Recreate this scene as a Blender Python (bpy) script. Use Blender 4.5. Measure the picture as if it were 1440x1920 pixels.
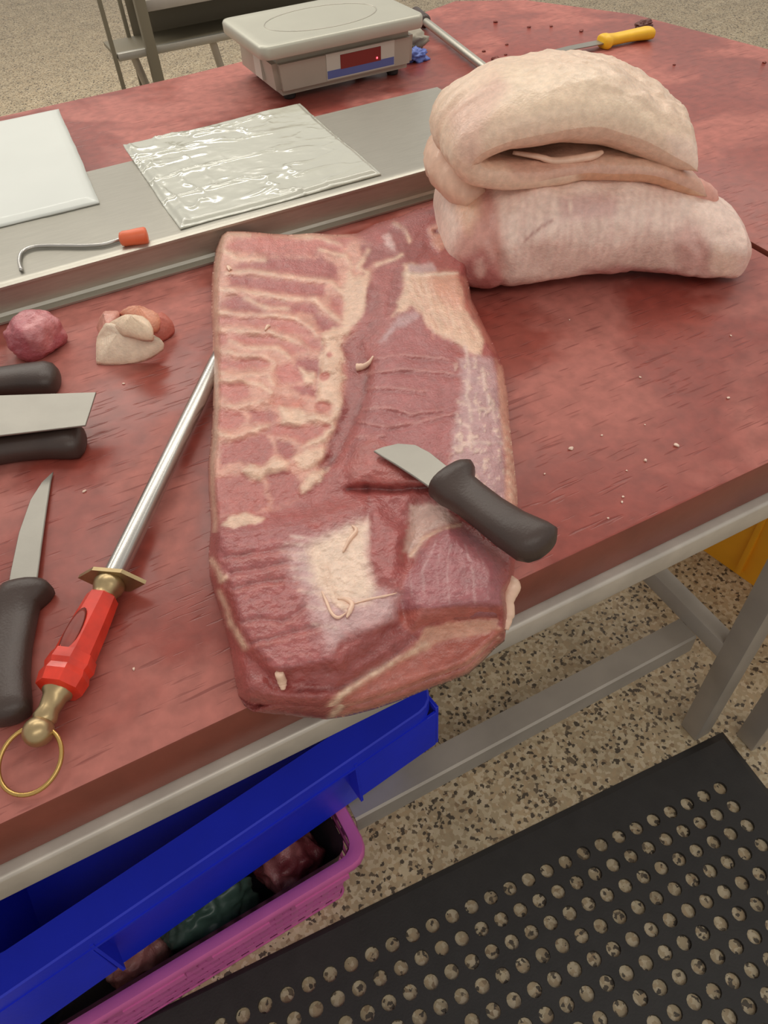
import bpy, bmesh, math, random
import numpy as np
from mathutils import Vector, Matrix
random.seed(4)
for o in list(bpy.data.objects): bpy.data.objects.remove(o)
S = bpy.context.scene
COL = S.collection

# ------------------------------------------------------------------ camera
F = 1400.0                                    # focal length in pixels of the 1440x1920 frame
PITCH, ROLL, YAW = math.radians(47.4), math.radians(-4.17), math.radians(-24.3)
CAMZ = 1.38
cy, sy = math.cos(YAW), math.sin(YAW)
FW = np.array([-sy*math.cos(PITCH), cy*math.cos(PITCH), -math.sin(PITCH)])
r0 = np.array([cy, sy, 0.]); u0 = np.cross(r0, FW)
RT = math.cos(ROLL)*r0 + math.sin(ROLL)*u0
UP = -math.sin(ROLL)*r0 + math.cos(ROLL)*u0
CAM = np.array([0., 0., CAMZ])
cam = bpy.data.objects.new('camera', bpy.data.cameras.new('camera'))
COL.objects.link(cam)
cam.data.sensor_fit = 'VERTICAL'; cam.data.sensor_height = 36.0; cam.data.lens = F/1920*36
cam.data.clip_start = 0.02; cam.data.clip_end = 60
cam.matrix_world = Matrix(((RT[0], UP[0], -FW[0], 0), (RT[1], UP[1], -FW[1], 0), (RT[2], UP[2], -FW[2], CAMZ), (0, 0, 0, 1)))
S.camera = cam

# ------------------------------------------------------------------ light
wd = bpy.data.worlds.new('room_light'); S.world = wd; wd.use_nodes = True
bg = wd.node_tree.nodes['Background']
bg.inputs[0].default_value = (1.0, 0.95, 0.88, 1); bg.inputs[1].default_value = 0.55
def ceiling_or_fill(x, y, z, lx, ly, watts, col=(1, .95, .85)):
    l = bpy.data.lights.new('ceiling_or_fill_light', 'AREA'); l.shape = 'RECTANGLE'; l.size = lx; l.size_y = ly
    l.energy = watts; l.color = col
    o = bpy.data.objects.new('ceiling_or_fill_light', l); COL.objects.link(o); o.location = (x, y, z)
    return o
ceiling_or_fill(0.9, 1.7, 2.7, 2.4, 0.45, 20)
ceiling_or_fill(-0.3, 3.6, 2.7, 3.0, 0.5, 52)  # unseen rear lamp, strengthened to brighten the far boards and floor
ceiling_or_fill(2.6, 1.9, 2.7, 0.5, 2.4, 12)
ceiling_or_fill(0.2, -0.9, 2.7, 2.4, 0.45, 12)  # unseen fill lamp added behind the camera to lift the meat's shaded front
S.view_settings.view_transform = 'Standard'; S.view_settings.look = 'None'
S.view_settings.exposure = 0.02; S.view_settings.gamma = 1.0; S.view_settings.use_curve_mapping = False

# ------------------------------------------------------------------ helpers
def ray(x, y):
    x = np.asarray(x, float); y = np.asarray(y, float)
    return RT*((x-720)/F)[..., None] - UP*((y-960)/F)[..., None] + FW
def at(x, y, z):                              # photo pixel -> point on the horizontal plane z
    d = ray(x, y); t = (np.asarray(z, float)-CAMZ)/d[..., 2]
    return CAM + d*t[..., None]
def V3(p): return Vector((float(p[0]), float(p[1]), float(p[2])))
def lin(c):
    c = np.asarray(c, float)/255.
    return np.where(c <= .04045, c/12.92, ((c+.055)/1.055)**2.4)
def rgba(c): return tuple(lin(c))+(1.,)
def tag(o, label=None, cat=None, group=None, kind=None):
    if label: o['label'] = label
    if cat: o['category'] = cat
    if group: o['group'] = group
    if kind: o['kind'] = kind
    return o
def link(name, me, mat=None, parent=None, smooth=True):
    o = bpy.data.objects.new(name, me); COL.objects.link(o)
    if mat: me.materials.append(mat)
    if parent: o.parent = parent
    if smooth and len(me.polygons): me.polygons.foreach_set('use_smooth', [True]*len(me.polygons))
    return o
def empty(name, loc=(0, 0, 0), rz=0):
    o = bpy.data.objects.new(name, None); COL.objects.link(o)
    o.location = loc; o.rotation_euler = (0, 0, rz); o.empty_display_size = .05
    return o
def from_bm(name, bm, mat, parent=None, smooth=False, flat_angle=None):
    bmesh.ops.recalc_face_normals(bm, faces=bm.faces)
    me = bpy.data.meshes.new(name); bm.to_mesh(me); bm.free()
    o = link(name, me, mat, parent, smooth)
    if flat_angle: me.set_sharp_from_angle(angle=math.radians(flat_angle))
    return o
def pydata(name, vs, fs, mat, parent=None, smooth=True, flat_angle=None):
    me = bpy.data.meshes.new(name); me.from_pydata([tuple(map(float, v)) for v in vs], [], fs); me.update()
    bm = bmesh.new(); bm.from_mesh(me); bmesh.ops.remove_doubles(bm, verts=bm.verts, dist=1e-6)
    bmesh.ops.recalc_face_normals(bm, faces=bm.faces); bm.to_mesh(me); bm.free()
    o = link(name, me, mat, parent, smooth)
    if flat_angle: me.set_sharp_from_angle(angle=math.radians(flat_angle))
    return o
def box(name, lo, hi, mat, parent=None, bev=.002, seg=2):
    bm = bmesh.new(); bmesh.ops.create_cube(bm, size=1)
    for v in bm.verts: v.co = Vector([lo[i]+(v.co[i]+.5)*(hi[i]-lo[i]) for i in range(3)])
    if bev: bmesh.ops.bevel(bm, geom=bm.edges[:], offset=bev, segments=seg, affect='EDGES', profile=.5)
    return from_bm(name, bm, mat, parent, True, 40)
def prism(name, pts, z0, z1, mat, parent=None, bev=0, seg=2):
    bm = bmesh.new()
    vs = [bm.verts.new((p[0], p[1], z0)) for p in pts]
    f = bm.faces.new(vs); r = bmesh.ops.extrude_face_region(bm, geom=[f])
    for v in [g for g in r['geom'] if isinstance(g, bmesh.types.BMVert)]: v.co.z = z1
    if bev: bmesh.ops.bevel(bm, geom=bm.edges[:], offset=bev, segments=seg, affect='EDGES', profile=.5)
    return from_bm(name, bm, mat, parent, True, 40)
def grid_faces(n, m, close_m=False):
    fs = []
    for i in range(n-1):
        for j in range(m if close_m else m-1):
            k = (j+1) % m
            fs.append((i*m+j, i*m+k, (i+1)*m+k, (i+1)*m+j))
    return fs
def loft(name, rings, mat, parent=None, flat_angle=None, caps=True):
    n, m = len(rings), len(rings[0])
    vs = [p for r in rings for p in r]; fs = grid_faces(n, m, True)
    if caps: fs += [tuple(range(m))[::-1], tuple(range((n-1)*m, n*m))]
    return pydata(name, vs, fs, mat, parent, True, flat_angle)
def tube_rings(path, rad, m=10):
    P = [np.array(p, float) for p in path]; n = len(P)
    rad = [rad]*n if np.isscalar(rad) else rad
    out = []; ref = np.array([0, 0, 1.])
    T = [P[min(i+1, n-1)]-P[max(i-1, 0)] for i in range(n)]
    if abs(T[0][2])/np.linalg.norm(T[0]) > .9: ref = np.array([1., 0, 0])
    for i in range(n):
        t = T[i]/np.linalg.norm(T[i]); a = np.cross(t, ref); a /= np.linalg.norm(a); b = np.cross(a, t); ref = b
        out.append([P[i]+rad[i]*(math.cos(q)*a+math.sin(q)*b) for q in np.linspace(0, 2*math.pi, m, endpoint=False)])
    return out
def tube(name, path, rad, mat, parent=None, m=10): return loft(name, tube_rings(path, rad, m), mat, parent, 50)
def smooth_path(pts, n=8):
    P = [np.array(p, float) for p in pts]; P = [2*P[0]-P[1]]+P+[2*P[-1]-P[-2]]; out = []
    for i in range(1, len(P)-2):
        for t in np.linspace(0, 1, n, endpoint=False):
            a, b, c, d = P[i-1:i+3]
            out.append(.5*(2*b+(c-a)*t+(2*a-5*b+4*c-d)*t*t+(3*b-a-3*c+d)*t**3))
    out.append(P[-2]); return out
def interp(x, xs, ys): return np.interp(x, xs, ys)
def sstep(a, b, x):
    t = np.clip((x-a)/(b-a), 0, 1); return t*t*(3-2*t)
_rg = np.random.RandomState(7); _T = _rg.rand(64, 64, 64)
def vnoise(x, y, z=0.):
    x, y, z = np.broadcast_arrays(np.asarray(x, float), np.asarray(y, float), np.asarray(z, float))
    xi, yi, zi = np.floor(x).astype(int), np.floor(y).astype(int), np.floor(z).astype(int)
    fx, fy, fz = x-xi, y-yi, z-zi
    fx, fy, fz = [t*t*(3-2*t) for t in (fx, fy, fz)]
    g = lambda a, b, c: _T[(xi+a) & 63, (yi+b) & 63, (zi+c) & 63]
    l = lambda a, b, t: a+(b-a)*t
    return l(l(l(g(0,0,0), g(1,0,0), fx), l(g(0,1,0), g(1,1,0), fx), fy), l(l(g(0,0,1), g(1,0,1), fx), l(g(0,1,1), g(1,1,1), fx), fy), fz)*2-1
def fbm(x, y, z=0., o=4):
    s = 0; a = 1.; q = 0
    for i in range(o):
        s = s+a*vnoise(x*2**i+i*17.3, y*2**i+i*9.1, z*2**i+i*5.7); q += a; a *= .5
    return s/q
def set_col(me, col):
    a = me.color_attributes.new('Col', 'FLOAT_COLOR', 'POINT')
    a.data.foreach_set('color', np.hstack([col, np.ones((len(col), 1))]).astype(np.float32).ravel())
def verts(me):
    a = np.empty(len(me.vertices)*3); me.vertices.foreach_get('co', a); return a.reshape(-1, 3)

# ------------------------------------------------------------------ materials
def new_mat(name):
    m = bpy.data.materials.new(name); m.use_nodes = True
    return m, m.node_tree, m.node_tree.nodes['Principled BSDF']
def plain(name, c, rough=.5, metal=0., noise=0., nscale=30, bump=0., bscale=200, spec=.5, coat=0., alpha=1., trans=0., stretch=None, sss=0.):
    m, nt, b = new_mat(name); b.inputs['Base Color'].default_value = rgba(c)
    b.inputs['Roughness'].default_value = rough; b.inputs['Metallic'].default_value = metal
    b.inputs['Specular IOR Level'].default_value = spec; b.inputs['Coat Weight'].default_value = coat
    b.inputs['Coat Roughness'].default_value = .08
    b.inputs['Alpha'].default_value = alpha; b.inputs['Transmission Weight'].default_value = trans
    if sss: b.inputs['Subsurface Weight'].default_value = sss; b.inputs['Subsurface Radius'].default_value = (.008, .004, .003)
    tc = nt.nodes.new('ShaderNodeTexCoord'); mp = nt.nodes.new('ShaderNodeMapping'); nt.links.new(tc.outputs['Object'], mp.inputs[0])
    if stretch: mp.inputs['Scale'].default_value = stretch
    if noise:
        n = nt.nodes.new('ShaderNodeTexNoise'); n.inputs['Scale'].default_value = nscale; n.inputs['Detail'].default_value = 6
        nt.links.new(mp.outputs[0], n.inputs['Vector'])
        mx = nt.nodes.new('ShaderNodeMix'); mx.data_type = 'RGBA'; mx.blend_type = 'MULTIPLY'; mx.inputs[0].default_value = 1
        r = nt.nodes.new('ShaderNodeMapRange'); r.inputs[1].default_value = .3; r.inputs[2].default_value = .7
        r.inputs[3].default_value = 1-noise; r.inputs[4].default_value = 1+noise
        nt.links.new(n.outputs[0], r.inputs[0]); mx.inputs[6].default_value = rgba(c); nt.links.new(r.outputs[0], mx.inputs[7])
        nt.links.new(mx.outputs[2], b.inputs['Base Color'])
    if bump:
        n = nt.nodes.new('ShaderNodeTexNoise'); n.inputs['Scale'].default_value = bscale; n.inputs['Detail'].default_value = 4
        nt.links.new(mp.outputs[0], n.inputs['Vector'])
        bp = nt.nodes.new('ShaderNodeBump'); bp.inputs['Strength'].default_value = bump; bp.inputs['Distance'].default_value = .002
        nt.links.new(n.outputs[0], bp.inputs['Height']); nt.links.new(bp.outputs[0], b.inputs['Normal'])
    return m
def meat_mat(name, rough=.4, bump=.45, coat=.4):
    m, nt, b = new_mat(name)
    at_ = nt.nodes.new('ShaderNodeAttribute'); at_.attribute_name = 'Col'
    tc = nt.nodes.new('ShaderNodeTexCoord')
    n1 = nt.nodes.new('ShaderNodeTexNoise'); n1.inputs['Scale'].default_value = 140; n1.inputs['Detail'].default_value = 5
    n2 = nt.nodes.new('ShaderNodeTexNoise'); n2.inputs['Scale'].default_value = 420; n2.inputs['Detail'].default_value = 3
    for n in (n1, n2): nt.links.new(tc.outputs['Object'], n.inputs['Vector'])
    r = nt.nodes.new('ShaderNodeMapRange'); r.inputs[1].default_value = .3; r.inputs[2].default_value = .7; r.inputs[3].default_value = .88; r.inputs[4].default_value = 1.1
    nt.links.new(n1.outputs[0], r.inputs[0])
    mx = nt.nodes.new('ShaderNodeMix'); mx.data_type = 'RGBA'; mx.blend_type = 'MULTIPLY'; mx.inputs[0].default_value = 1
    nt.links.new(at_.outputs['Color'], mx.inputs[6]); nt.links.new(r.outputs[0], mx.inputs[7]); nt.links.new(mx.outputs[2], b.inputs['Base Color'])
    ad = nt.nodes.new('ShaderNodeMath'); ad.operation = 'ADD'; nt.links.new(n1.outputs[0], ad.inputs[0]); nt.links.new(n2.outputs[0], ad.inputs[1])
    bp = nt.nodes.new('ShaderNodeBump'); bp.inputs['Strength'].default_value = bump; bp.inputs['Distance'].default_value = .002
    nt.links.new(ad.outputs[0], bp.inputs['Height']); nt.links.new(bp.outputs[0], b.inputs['Normal'])
    nt.links.new(bp.outputs[0], b.inputs['Coat Normal'])
    b.inputs['Roughness'].default_value = rough; b.inputs['Coat Weight'].default_value = coat; b.inputs['Coat Roughness'].default_value = .14
    b.inputs['Subsurface Weight'].default_value = .12; b.inputs['Subsurface Radius'].default_value = (.008, .003, .002)
    return m
def board_mat():
    m, nt, b = new_mat('worn_red_plastic'); N = nt.nodes.new; L = nt.links.new
    tc = N('ShaderNodeTexCoord')
    def noise(scale, det=5, mp=None, dist=0.):
        n = N('ShaderNodeTexNoise'); n.inputs['Scale'].default_value = scale; n.inputs['Detail'].default_value = det; n.inputs['Distortion'].default_value = dist
        L(mp.outputs[0] if mp else tc.outputs['Object'], n.inputs['Vector']); return n
    def rng(src, a, b_, c, d):
        r = N('ShaderNodeMapRange'); r.inputs[1].default_value = a; r.inputs[2].default_value = b_; r.inputs[3].default_value = c; r.inputs[4].default_value = d
        L(src, r.inputs[0]); return r.outputs[0]
    # worn, dry, pinkish patches over the wet red plastic
    big = noise(5.5, 6, dist=.6); mask = rng(big.outputs[0], .46, .58, 0, 1)
    fine = noise(60, 6); f2 = rng(fine.outputs[0], .3, .7, .82, 1.14)
    mix = N('ShaderNodeMix'); mix.data_type = 'RGBA'; mix.inputs[6].default_value = rgba((146, 68, 58)); mix.inputs[7].default_value = rgba((172, 102, 92))
    L(mask, mix.inputs[0])
    mul = N('ShaderNodeMix'); mul.data_type = 'RGBA'; mul.blend_type = 'MULTIPLY'; mul.inputs[0].default_value = 1
    L(mix.outputs[2], mul.inputs[6]); L(f2, mul.inputs[7])
    # knife scratches: thin thresholded streaks at several angles
    prev = None
    for ang, sc in ((.2, 1.), (1.1, .8), (1.9, 1.2), (2.6, .9)):
        mp = N('ShaderNodeMapping'); mp.inputs['Rotation'].default_value = (0, 0, ang); mp.inputs['Scale'].default_value = (20*sc, 210*sc, 1)
        L(tc.outputs['Object'], mp.inputs[0])
        n = noise(1., 1.5, mp); s = rng(n.outputs[0], .675, .74, 0, 1)
        if prev is None: prev = s
        else:
            mm = N('ShaderNodeMath'); mm.operation = 'MAXIMUM'; L(prev, mm.inputs[0]); L(s, mm.inputs[1]); prev = mm.outputs[0]
    dk = N('ShaderNodeMix'); dk.data_type = 'RGBA'; dk.inputs[7].default_value = rgba((118, 52, 46))
    sc_ = N('ShaderNodeMath'); sc_.operation = 'MULTIPLY'; sc_.inputs[1].default_value = .6; L(prev, sc_.inputs[0])
    L(sc_.outputs[0], dk.inputs[0]); L(mul.outputs[2], dk.inputs[6]); L(dk.outputs[2], b.inputs['Base Color'])
    L(rng(mask, 0, 1, .33, .62), b.inputs['Roughness'])
    h = N('ShaderNodeMath'); h.operation = 'SUBTRACT'; h2 = N('ShaderNodeMath'); h2.operation = 'MULTIPLY'; h2.inputs[1].default_value = .5
    L(fine.outputs[0], h2.inputs[0]); L(h2.outputs[0], h.inputs[0]); L(prev, h.inputs[1])
    bp = N('ShaderNodeBump'); bp.inputs['Strength'].default_value = .3; bp.inputs['Distance'].default_value = .0015
    L(h.outputs[0], bp.inputs['Height']); L(bp.outputs[0], b.inputs['Normal'])
    return m
def terrazzo():
    m, nt, b = new_mat('speckled_terrazzo'); N = nt.nodes.new; L = nt.links.new
    tc = N('ShaderNodeTexCoord')
    def vor(s, off=0):
        v = N('ShaderNodeTexVoronoi'); v.inputs['Scale'].default_value = s; v.inputs['Randomness'].default_value = 1
        mp = N('ShaderNodeMapping'); mp.inputs['Location'].default_value = (off, off, 0); L(tc.outputs['Object'], mp.inputs[0])
        d = N('ShaderNodeTexNoise'); d.inputs['Scale'].default_value = s*1.5; L(tc.outputs['Object'], d.inputs['Vector'])
        a = N('ShaderNodeVectorMath'); a.operation = 'MULTIPLY_ADD'; a.inputs[1].default_value = (.9/s,)*3; L(d.outputs['Color'], a.inputs[0]); L(mp.outputs[0], a.inputs[2])
        L(a.outputs[0], v.inputs['Vector']); return v
    v1 = vor(150); cr = N('ShaderNodeValToRGB'); cr.color_ramp.interpolation = 'CONSTANT'
    E_ = cr.color_ramp.elements; E_[0].position = 0; E_[0].color = rgba((110, 96, 78)); E_[1].position = .05; E_[1].color = rgba((178, 160, 130))
    for p, c in ((.3, (196, 180, 150)), (.5, (174, 154, 124)), (.62, (202, 186, 158)), (.8, (182, 160, 128)), (.96, (150, 128, 100))):
        e = E_.new(p); e.color = rgba(c)
    sp = N('ShaderNodeSeparateColor'); L(v1.outputs['Color'], sp.inputs[0]); L(sp.outputs[0], cr.inputs[0])
    v2 = vor(165, 3.3); sp2 = N('ShaderNodeSeparateColor'); L(v2.outputs['Color'], sp2.inputs[0])
    th = N('ShaderNodeMath'); th.operation = 'LESS_THAN'; th.inputs[1].default_value = .10; L(sp2.outputs[1], th.inputs[0])
    mx = N('ShaderNodeMix'); mx.data_type = 'RGBA'; mx.inputs[7].default_value = rgba((84, 74, 62)); L(cr.outputs[0], mx.inputs[6]); L(th.outputs[0], mx.inputs[0])
    n = N('ShaderNodeTexNoise'); n.inputs['Scale'].default_value = 9; n.inputs['Detail'].default_value = 4; L(tc.outputs['Object'], n.inputs['Vector'])
    r = N('ShaderNodeMapRange'); r.inputs[1].default_value = .3; r.inputs[2].default_value = .7; r.inputs[3].default_value = .85; r.inputs[4].default_value = 1.1; L(n.outputs[0], r.inputs[0])
    mu = N('ShaderNodeMix'); mu.data_type = 'RGBA'; mu.blend_type = 'MULTIPLY'; mu.inputs[0].default_value = 1; L(mx.outputs[2], mu.inputs[6]); L(r.outputs[0], mu.inputs[7])
    L(mu.outputs[2], b.inputs['Base Color']); b.inputs['Roughness'].default_value = .5
    return m
BOARD_SIDE = plain('shaded_board_edge', (122, 60, 48), .4, 0, .14, 30, .1, 120)  # shade of the upright board faces painted into this darker brown
BOARD = board_mat(); FLOOR = terrazzo()
STEEL = plain('brushed_stainless', (182, 178, 167), .42, .8, .06, 40, .05, 300, stretch=(1, 12, 12))
STEEL_RIM = plain('worn_steel_rim', (190, 182, 172), .42, .35, .12, 25, .08, 160)
STEEL_DULL = plain('dull_steel', (172, 164, 154), .5, .35, .1, 12, .05, 100)
BLADE = plain('blade_steel', (150, 146, 138), .42, .7, .05, 30, .03, 300)
CHROME = plain('polished_steel', (186, 183, 178), .27, .9, .05, 60)
BRASSY = plain('worn_nickel', (176, 154, 116), .34, .85, .12, 90)
BLACK = plain('black_plastic', (64, 50, 45), .42, 0, .1, 40, .12, 500)
RUBBER = plain('black_rubber', (43, 41, 40), .62, 0, .15, 30, .2, 250)
REDPL = plain('red_resin', (214, 52, 30), .3, 0, .22, 55, .15, 90, coat=.3)
REDDARK = plain('burnt_red_resin', (128, 44, 32), .4, 0, .2, 80)
BLUE = plain('blue_plastic', (24, 44, 205), .42, 0, .08, 12, .08, 200)
PINK = plain('pink_plastic', (206, 104, 166), .42, 0, .06, 20, .05, 200)
ORANGE = plain('amber_plastic', (236, 164, 28), .45, 0, .06, 10)
ORANGEH = plain('orange_plastic', (230, 112, 72), .4, 0, .06, 40)
YELLOW = plain('yellow_plastic', (238, 186, 40), .42, 0, .06, 60, .1, 400)
SHELL = plain('grey_scale_casing', (176, 174, 160), .42, .15, .03, 30)
TRAY = plain('scale_pan_steel', (184, 182, 168), .42, .35, .02, 20)
PAPER = plain('white_film_sheet', (208, 211, 205), .45, 0, .02, 10, coat=.15)
FILM = plain('glossy_clear_bag', (196, 196, 182), .2, 0, .03, 30, coat=.8)
BAGGREEN = plain('dark_green_bag', (70, 92, 84), .35, 0, .1, 60)
LINER = plain('black_bag_liner', (38, 34, 44), .4, 0, .1, 40)
DARKRED = plain('dark_dried_scrap', (96, 52, 44), .5, 0, .1, 200)
LABELGREY = plain('label_silver', (200, 202, 190), .4, 0)
LABELBLUE = plain('label_blue', (92, 108, 168), .4)
DISPLAY = plain('red_display', (128, 52, 48), .25, 0)
m_, nt_, b_ = new_mat('lit_red_dot'); b_.inputs['Emission Color'].default_value = (1, .02, .05, 1); b_.inputs['Emission Strength'].default_value = 4; LED = m_
BLUETHIN = plain('thin_blue_film', (96, 116, 190), .35, 0, .1, 40)
RACK = plain('rack_painted_steel', (118, 110, 92), .5, .3)
MEAT = meat_mat('raw_pork_cut'); FAT = meat_mat('raw_pork_fat', .42, .3, .18)

# ------------------------------------------------------------------ floor
BT = .9                                        # height of the board tops
fl = box('floor', (-5, -3, -.1), (8, 11, 0), FLOOR, bev=0); tag(fl, 'beige speckled terrazzo floor', 'floor', kind='structure')

# ------------------------------------------------------------------ work table
tb = empty('work_table', (0, .3, 0))
tag(tb, 'long stainless steel butcher table carrying thick red cutting boards', 'table')
def tpart(o): o.parent = tb; o.matrix_parent_inverse = Matrix.Translation((0, -.3, 0)); return o
tpart(box('front_rim', (-1.3, .2735, .819), (.803, .32, .848), STEEL_RIM, bev=.0035, seg=3))
tpart(box('rear_rim', (-1.3, 1.60, .812), (.79, 1.625, .848), STEEL_RIM, bev=.003))
tpart(box('under_panel', (-1.28, .325, .836), (.79, 1.595, .848), STEEL_DULL, bev=0))
for x in (-1.25, .765):
    for y in (.328, 1.55): tpart(box('leg', (x, y, 0), (x+.038, y+.04, .84), STEEL_DULL, bev=.003))
    tpart(box('side_rail', (x, .365, .25), (x+.03, 1.555, .29), STEEL_DULL, bev=.002))
# long rail: angle section (flat top and a front flange)
bm = bmesh.new()
prof = [(.413, .205), (.413, .2465), (.4165, .25), (.456, .25), (.456, .247), (.418, .246), (.416, .205)]
rs = [[bm.verts.new((x, y, z)) for y, z in prof] for x in (.104, .7655)]
for i in range(len(prof)): j = (i+1) % len(prof); bm.faces.new((rs[0][i], rs[0][j], rs[1][j], rs[1][i]))
bm.faces.new(rs[0]); bm.faces.new(rs[1]); tpart(from_bm('long_rail', bm, STEEL_DULL))
tpart(box('long_rail', (-1.212, .80, .21), (.7655, .84, .25), STEEL_DULL, bev=.002))
tpart(box('cross_rail', (.104, .45, .21), (.134, .802, .249), STEEL_DULL, bev=.002))
tb2 = empty('work_table', (1.1, .3, 0))
tag(tb2, 'neighbouring steel table under the right-hand red board', 'table')
def t2(o): o.parent = tb2; o.matrix_parent_inverse = Matrix.Translation((-1.1, -.3, 0)); return o
for x, y in ((.842, .262), (1.28, .262), (1.15, 1.58)): t2(box('leg', (x, y, 0), (x+.038, y+.04, .843), STEEL_DULL, bev=.003))
t2(box('front_rim', (.806, .2735, .819), (1.36, .32, .848), STEEL_RIM, bev=.0035, seg=3))
t2(box('under_panel', (.806, .325, .836), (1.30, 1.6, .848), STEEL_DULL, bev=0))

# ------------------------------------------------------------------ cutting boards
SEAM = [(.7735, .283), (.781, .6), (.82, .95), (.8635, 1.29), (.925, 1.66)]
fb = prism('cutting_board', [(-1.3, .283), (.7735, .283), (.781, .6), (.818, .93), (-1.3, .93)], .8485, BT, BOARD, bev=.0025)
tag(fb, 'thick worn red cutting board covered in knife scratches under the meat slab', 'cutting board')
rb = prism('cutting_board', [(-1.3, .935), (.819, .935), (.8635, 1.29), (.925, 1.675), (.36, 1.628), (-1.3, 1.59)], .8485, BT, BOARD, bev=.0025)
tag(rb, 'red cutting board under the weighing scale', 'cutting board')
qb = prism('cutting_board', [(.783, .283), (1.36, .283), (1.35, 1.09), (1.305, 1.41), (1.19, 1.645), (1.06, 1.742), (.936, 1.70), (.874, 1.29), (.828, .93), (.790, .6)], .8485, BT, BOARD, bev=.0025)
tag(qb, 'red cutting board under the yellow-handled knife', 'cutting board')
def side_mat(o):                               # smooth brown board sides, coloured darker than the tops to carry their shade
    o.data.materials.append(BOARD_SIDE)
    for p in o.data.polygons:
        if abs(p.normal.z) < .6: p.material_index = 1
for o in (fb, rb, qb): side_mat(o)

# ------------------------------------------------------------------ pork slab (the big cut in the middle)
OUT = [  # pixel x, y, falloff width (px), height at the outline (m)
 (413,440,16,.012),(425,431,14,.022),(460,433,14,.024),(505,438,14,.024),(545,440,14,.024),(585,437,14,.026),(630,440,14,.026),(668,438,14,.026),(690,427,14,.026),(705,419,14,.026),
 (725,413,14,.026),(752,405,14,.026),(775,394,14,.026),(805,386,14,.026),(830,374,14,.024),(850,368,14,.022),(876,384,14,.02),(888,420,14,.02),(884,470,14,.02),(876,515,14,.02),(884,560,14,.02),
 (908,612,14,.02),(928,650,14,.022),(944,690,14,.022),(952,740,14,.022),(955,790,14,.022),(962,850,14,.022),(970,920,14,.022),(972,1000,14,.02),(966,1050,14,.018),(962,1090,12,.014),(950,1112,12,.010),
 (953,1150,12,.004),(948,1186,14,.0),(930,1200,16,-.004),(905,1226,18,-.008),(880,1248,20,-.01),(845,1262,20,-.01),(800,1278,22,-.009),(750,1298,24,-.007),(700,1315,26,-.005),(650,1328,30,-.003),
 (610,1334,36,-.001),(560,1330,44,.001),(500,1325,46,.001),(465,1318,44,.001),(447,1304,40,.001),(440,1270,36,.001),(432,1220,34,.001),(415,1150,30,.001),(401,1110,26,.001),(393,1080,24,.002),(391,1040,22,.002),
 (396,980,20,.003),(391,920,18,.003),(390,870,18,.003),(396,820,18,.004),(399,760,18,.004),(399,700,18,.004),(399,640,18,.004),(396,580,18,.005),(397,520,18,.006),(404,470,18,.008)]
OA = np.array(OUT, float)
def poly_sdf(px, py, poly, attrs=None):       # signed distance (inside > 0); optionally attributes of the nearest outline point
    P = np.asarray(poly, float)[:, :2]; n = len(P)
    best = np.full(px.shape, 1e18); inside = np.zeros(px.shape, bool); A = None
    if attrs is not None: A = np.zeros(px.shape+(attrs.shape[1]+2,))
    for i in range(n):
        a, b = P[i], P[(i+1) % n]; e = b-a
        t = np.clip(((px-a[0])*e[0]+(py-a[1])*e[1])/(e@e), 0, 1)
        qx, qy = a[0]+t*e[0], a[1]+t*e[1]; d = (px-qx)**2+(py-qy)**2
        k = d < best; best = np.where(k, d, best)
        if attrs is not None:
            at_ = attrs[i]+(attrs[(i+1) % n]-attrs[i])*t[..., None]
            A[k] = np.concatenate([at_, qx[..., None], qy[..., None]], -1)[k]
        c = ((a[1] > py) != (b[1] > py)); xs = a[0]+(py-a[1])*e[0]/(e[1] if e[1] else 1e-9)
        inside ^= c & (px < xs)
    s = np.where(inside, 1, -1)*np.sqrt(best)
    return (s, A) if attrs is not None else s
def line_dist(px, py, pts):
    best = np.full(px.shape, 1e18); P = np.asarray(pts, float)
    for a, b in zip(P[:-1], P[1:]):
        e = b-a; t = np.clip(((px-a[0])*e[0]+(py-a[1])*e[1])/(e@e), 0, 1)
        best = np.minimum(best, (px-a[0]-t*e[0])**2+(py-a[1]-t*e[1])**2)
    return np.sqrt(best)
STEP = 2.2
gx = np.arange(382, 984, STEP); gy = np.arange(360, 1346, STEP)
PX, PY = np.meshgrid(gx, gy)
SD, AT = poly_sdf(PX, PY, OA, OA[:, 2:])
# boundary vertices go onto the outline
near = (np.abs(SD) < STEP*.75); QX = np.where(near, AT[..., 2], PX); QY = np.where(near, AT[..., 3], PY); SDq = np.where(near, 0, SD)
keepv = SDq >= 0
wx = 5*fbm(QX/55, QY/55, 1.3); wy = 5*fbm(QX/55, QY/55, 8.1)           # warp so traced edges look organic
wx2 = 3*fbm(QX/14, QY/14, 3.3); wy2 = 3*fbm(QX/14, QY/14, 6.1)
X1, Y1 = QX+wx*.5+wx2*.7, QY+wy*.5+wy2*.7
FATC, FATP, PINKM, MUS, DEEP, PURP, LILAC, SALM, CREAM = [lin(c) for c in ((220,180,156),(206,146,128),(186,106,97),(162,80,76),(132,64,62),(160,98,104),(198,162,160),(198,122,104),(228,198,178))]
C = np.zeros(PX.shape+(3,)); C[:] = MUS
Hh = np.full(PX.shape, .040)
NP1 = .95*fbm(QX/12, QY/9, 12.7, 4)
NP2 = fbm(QX/16, QY/16, 15.2, 3)
def paint(col, poly, soft=5, h=0., op=1., hs=None, warp=1.):
    global C, Hh
    s = poly_sdf(QX+(X1-QX)*warp, QY+(Y1-QY)*warp, poly)
    a = sstep(-soft, soft, s+min(soft, 9)*NP1)*op
    if col is not None: C = C+(col-C)*a[..., None]
    if h: Hh = Hh+(h if abs(h) > .0095 else .6*h)*sstep(-1.25*(hs or soft), 1.25*(hs or soft), s)
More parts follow.
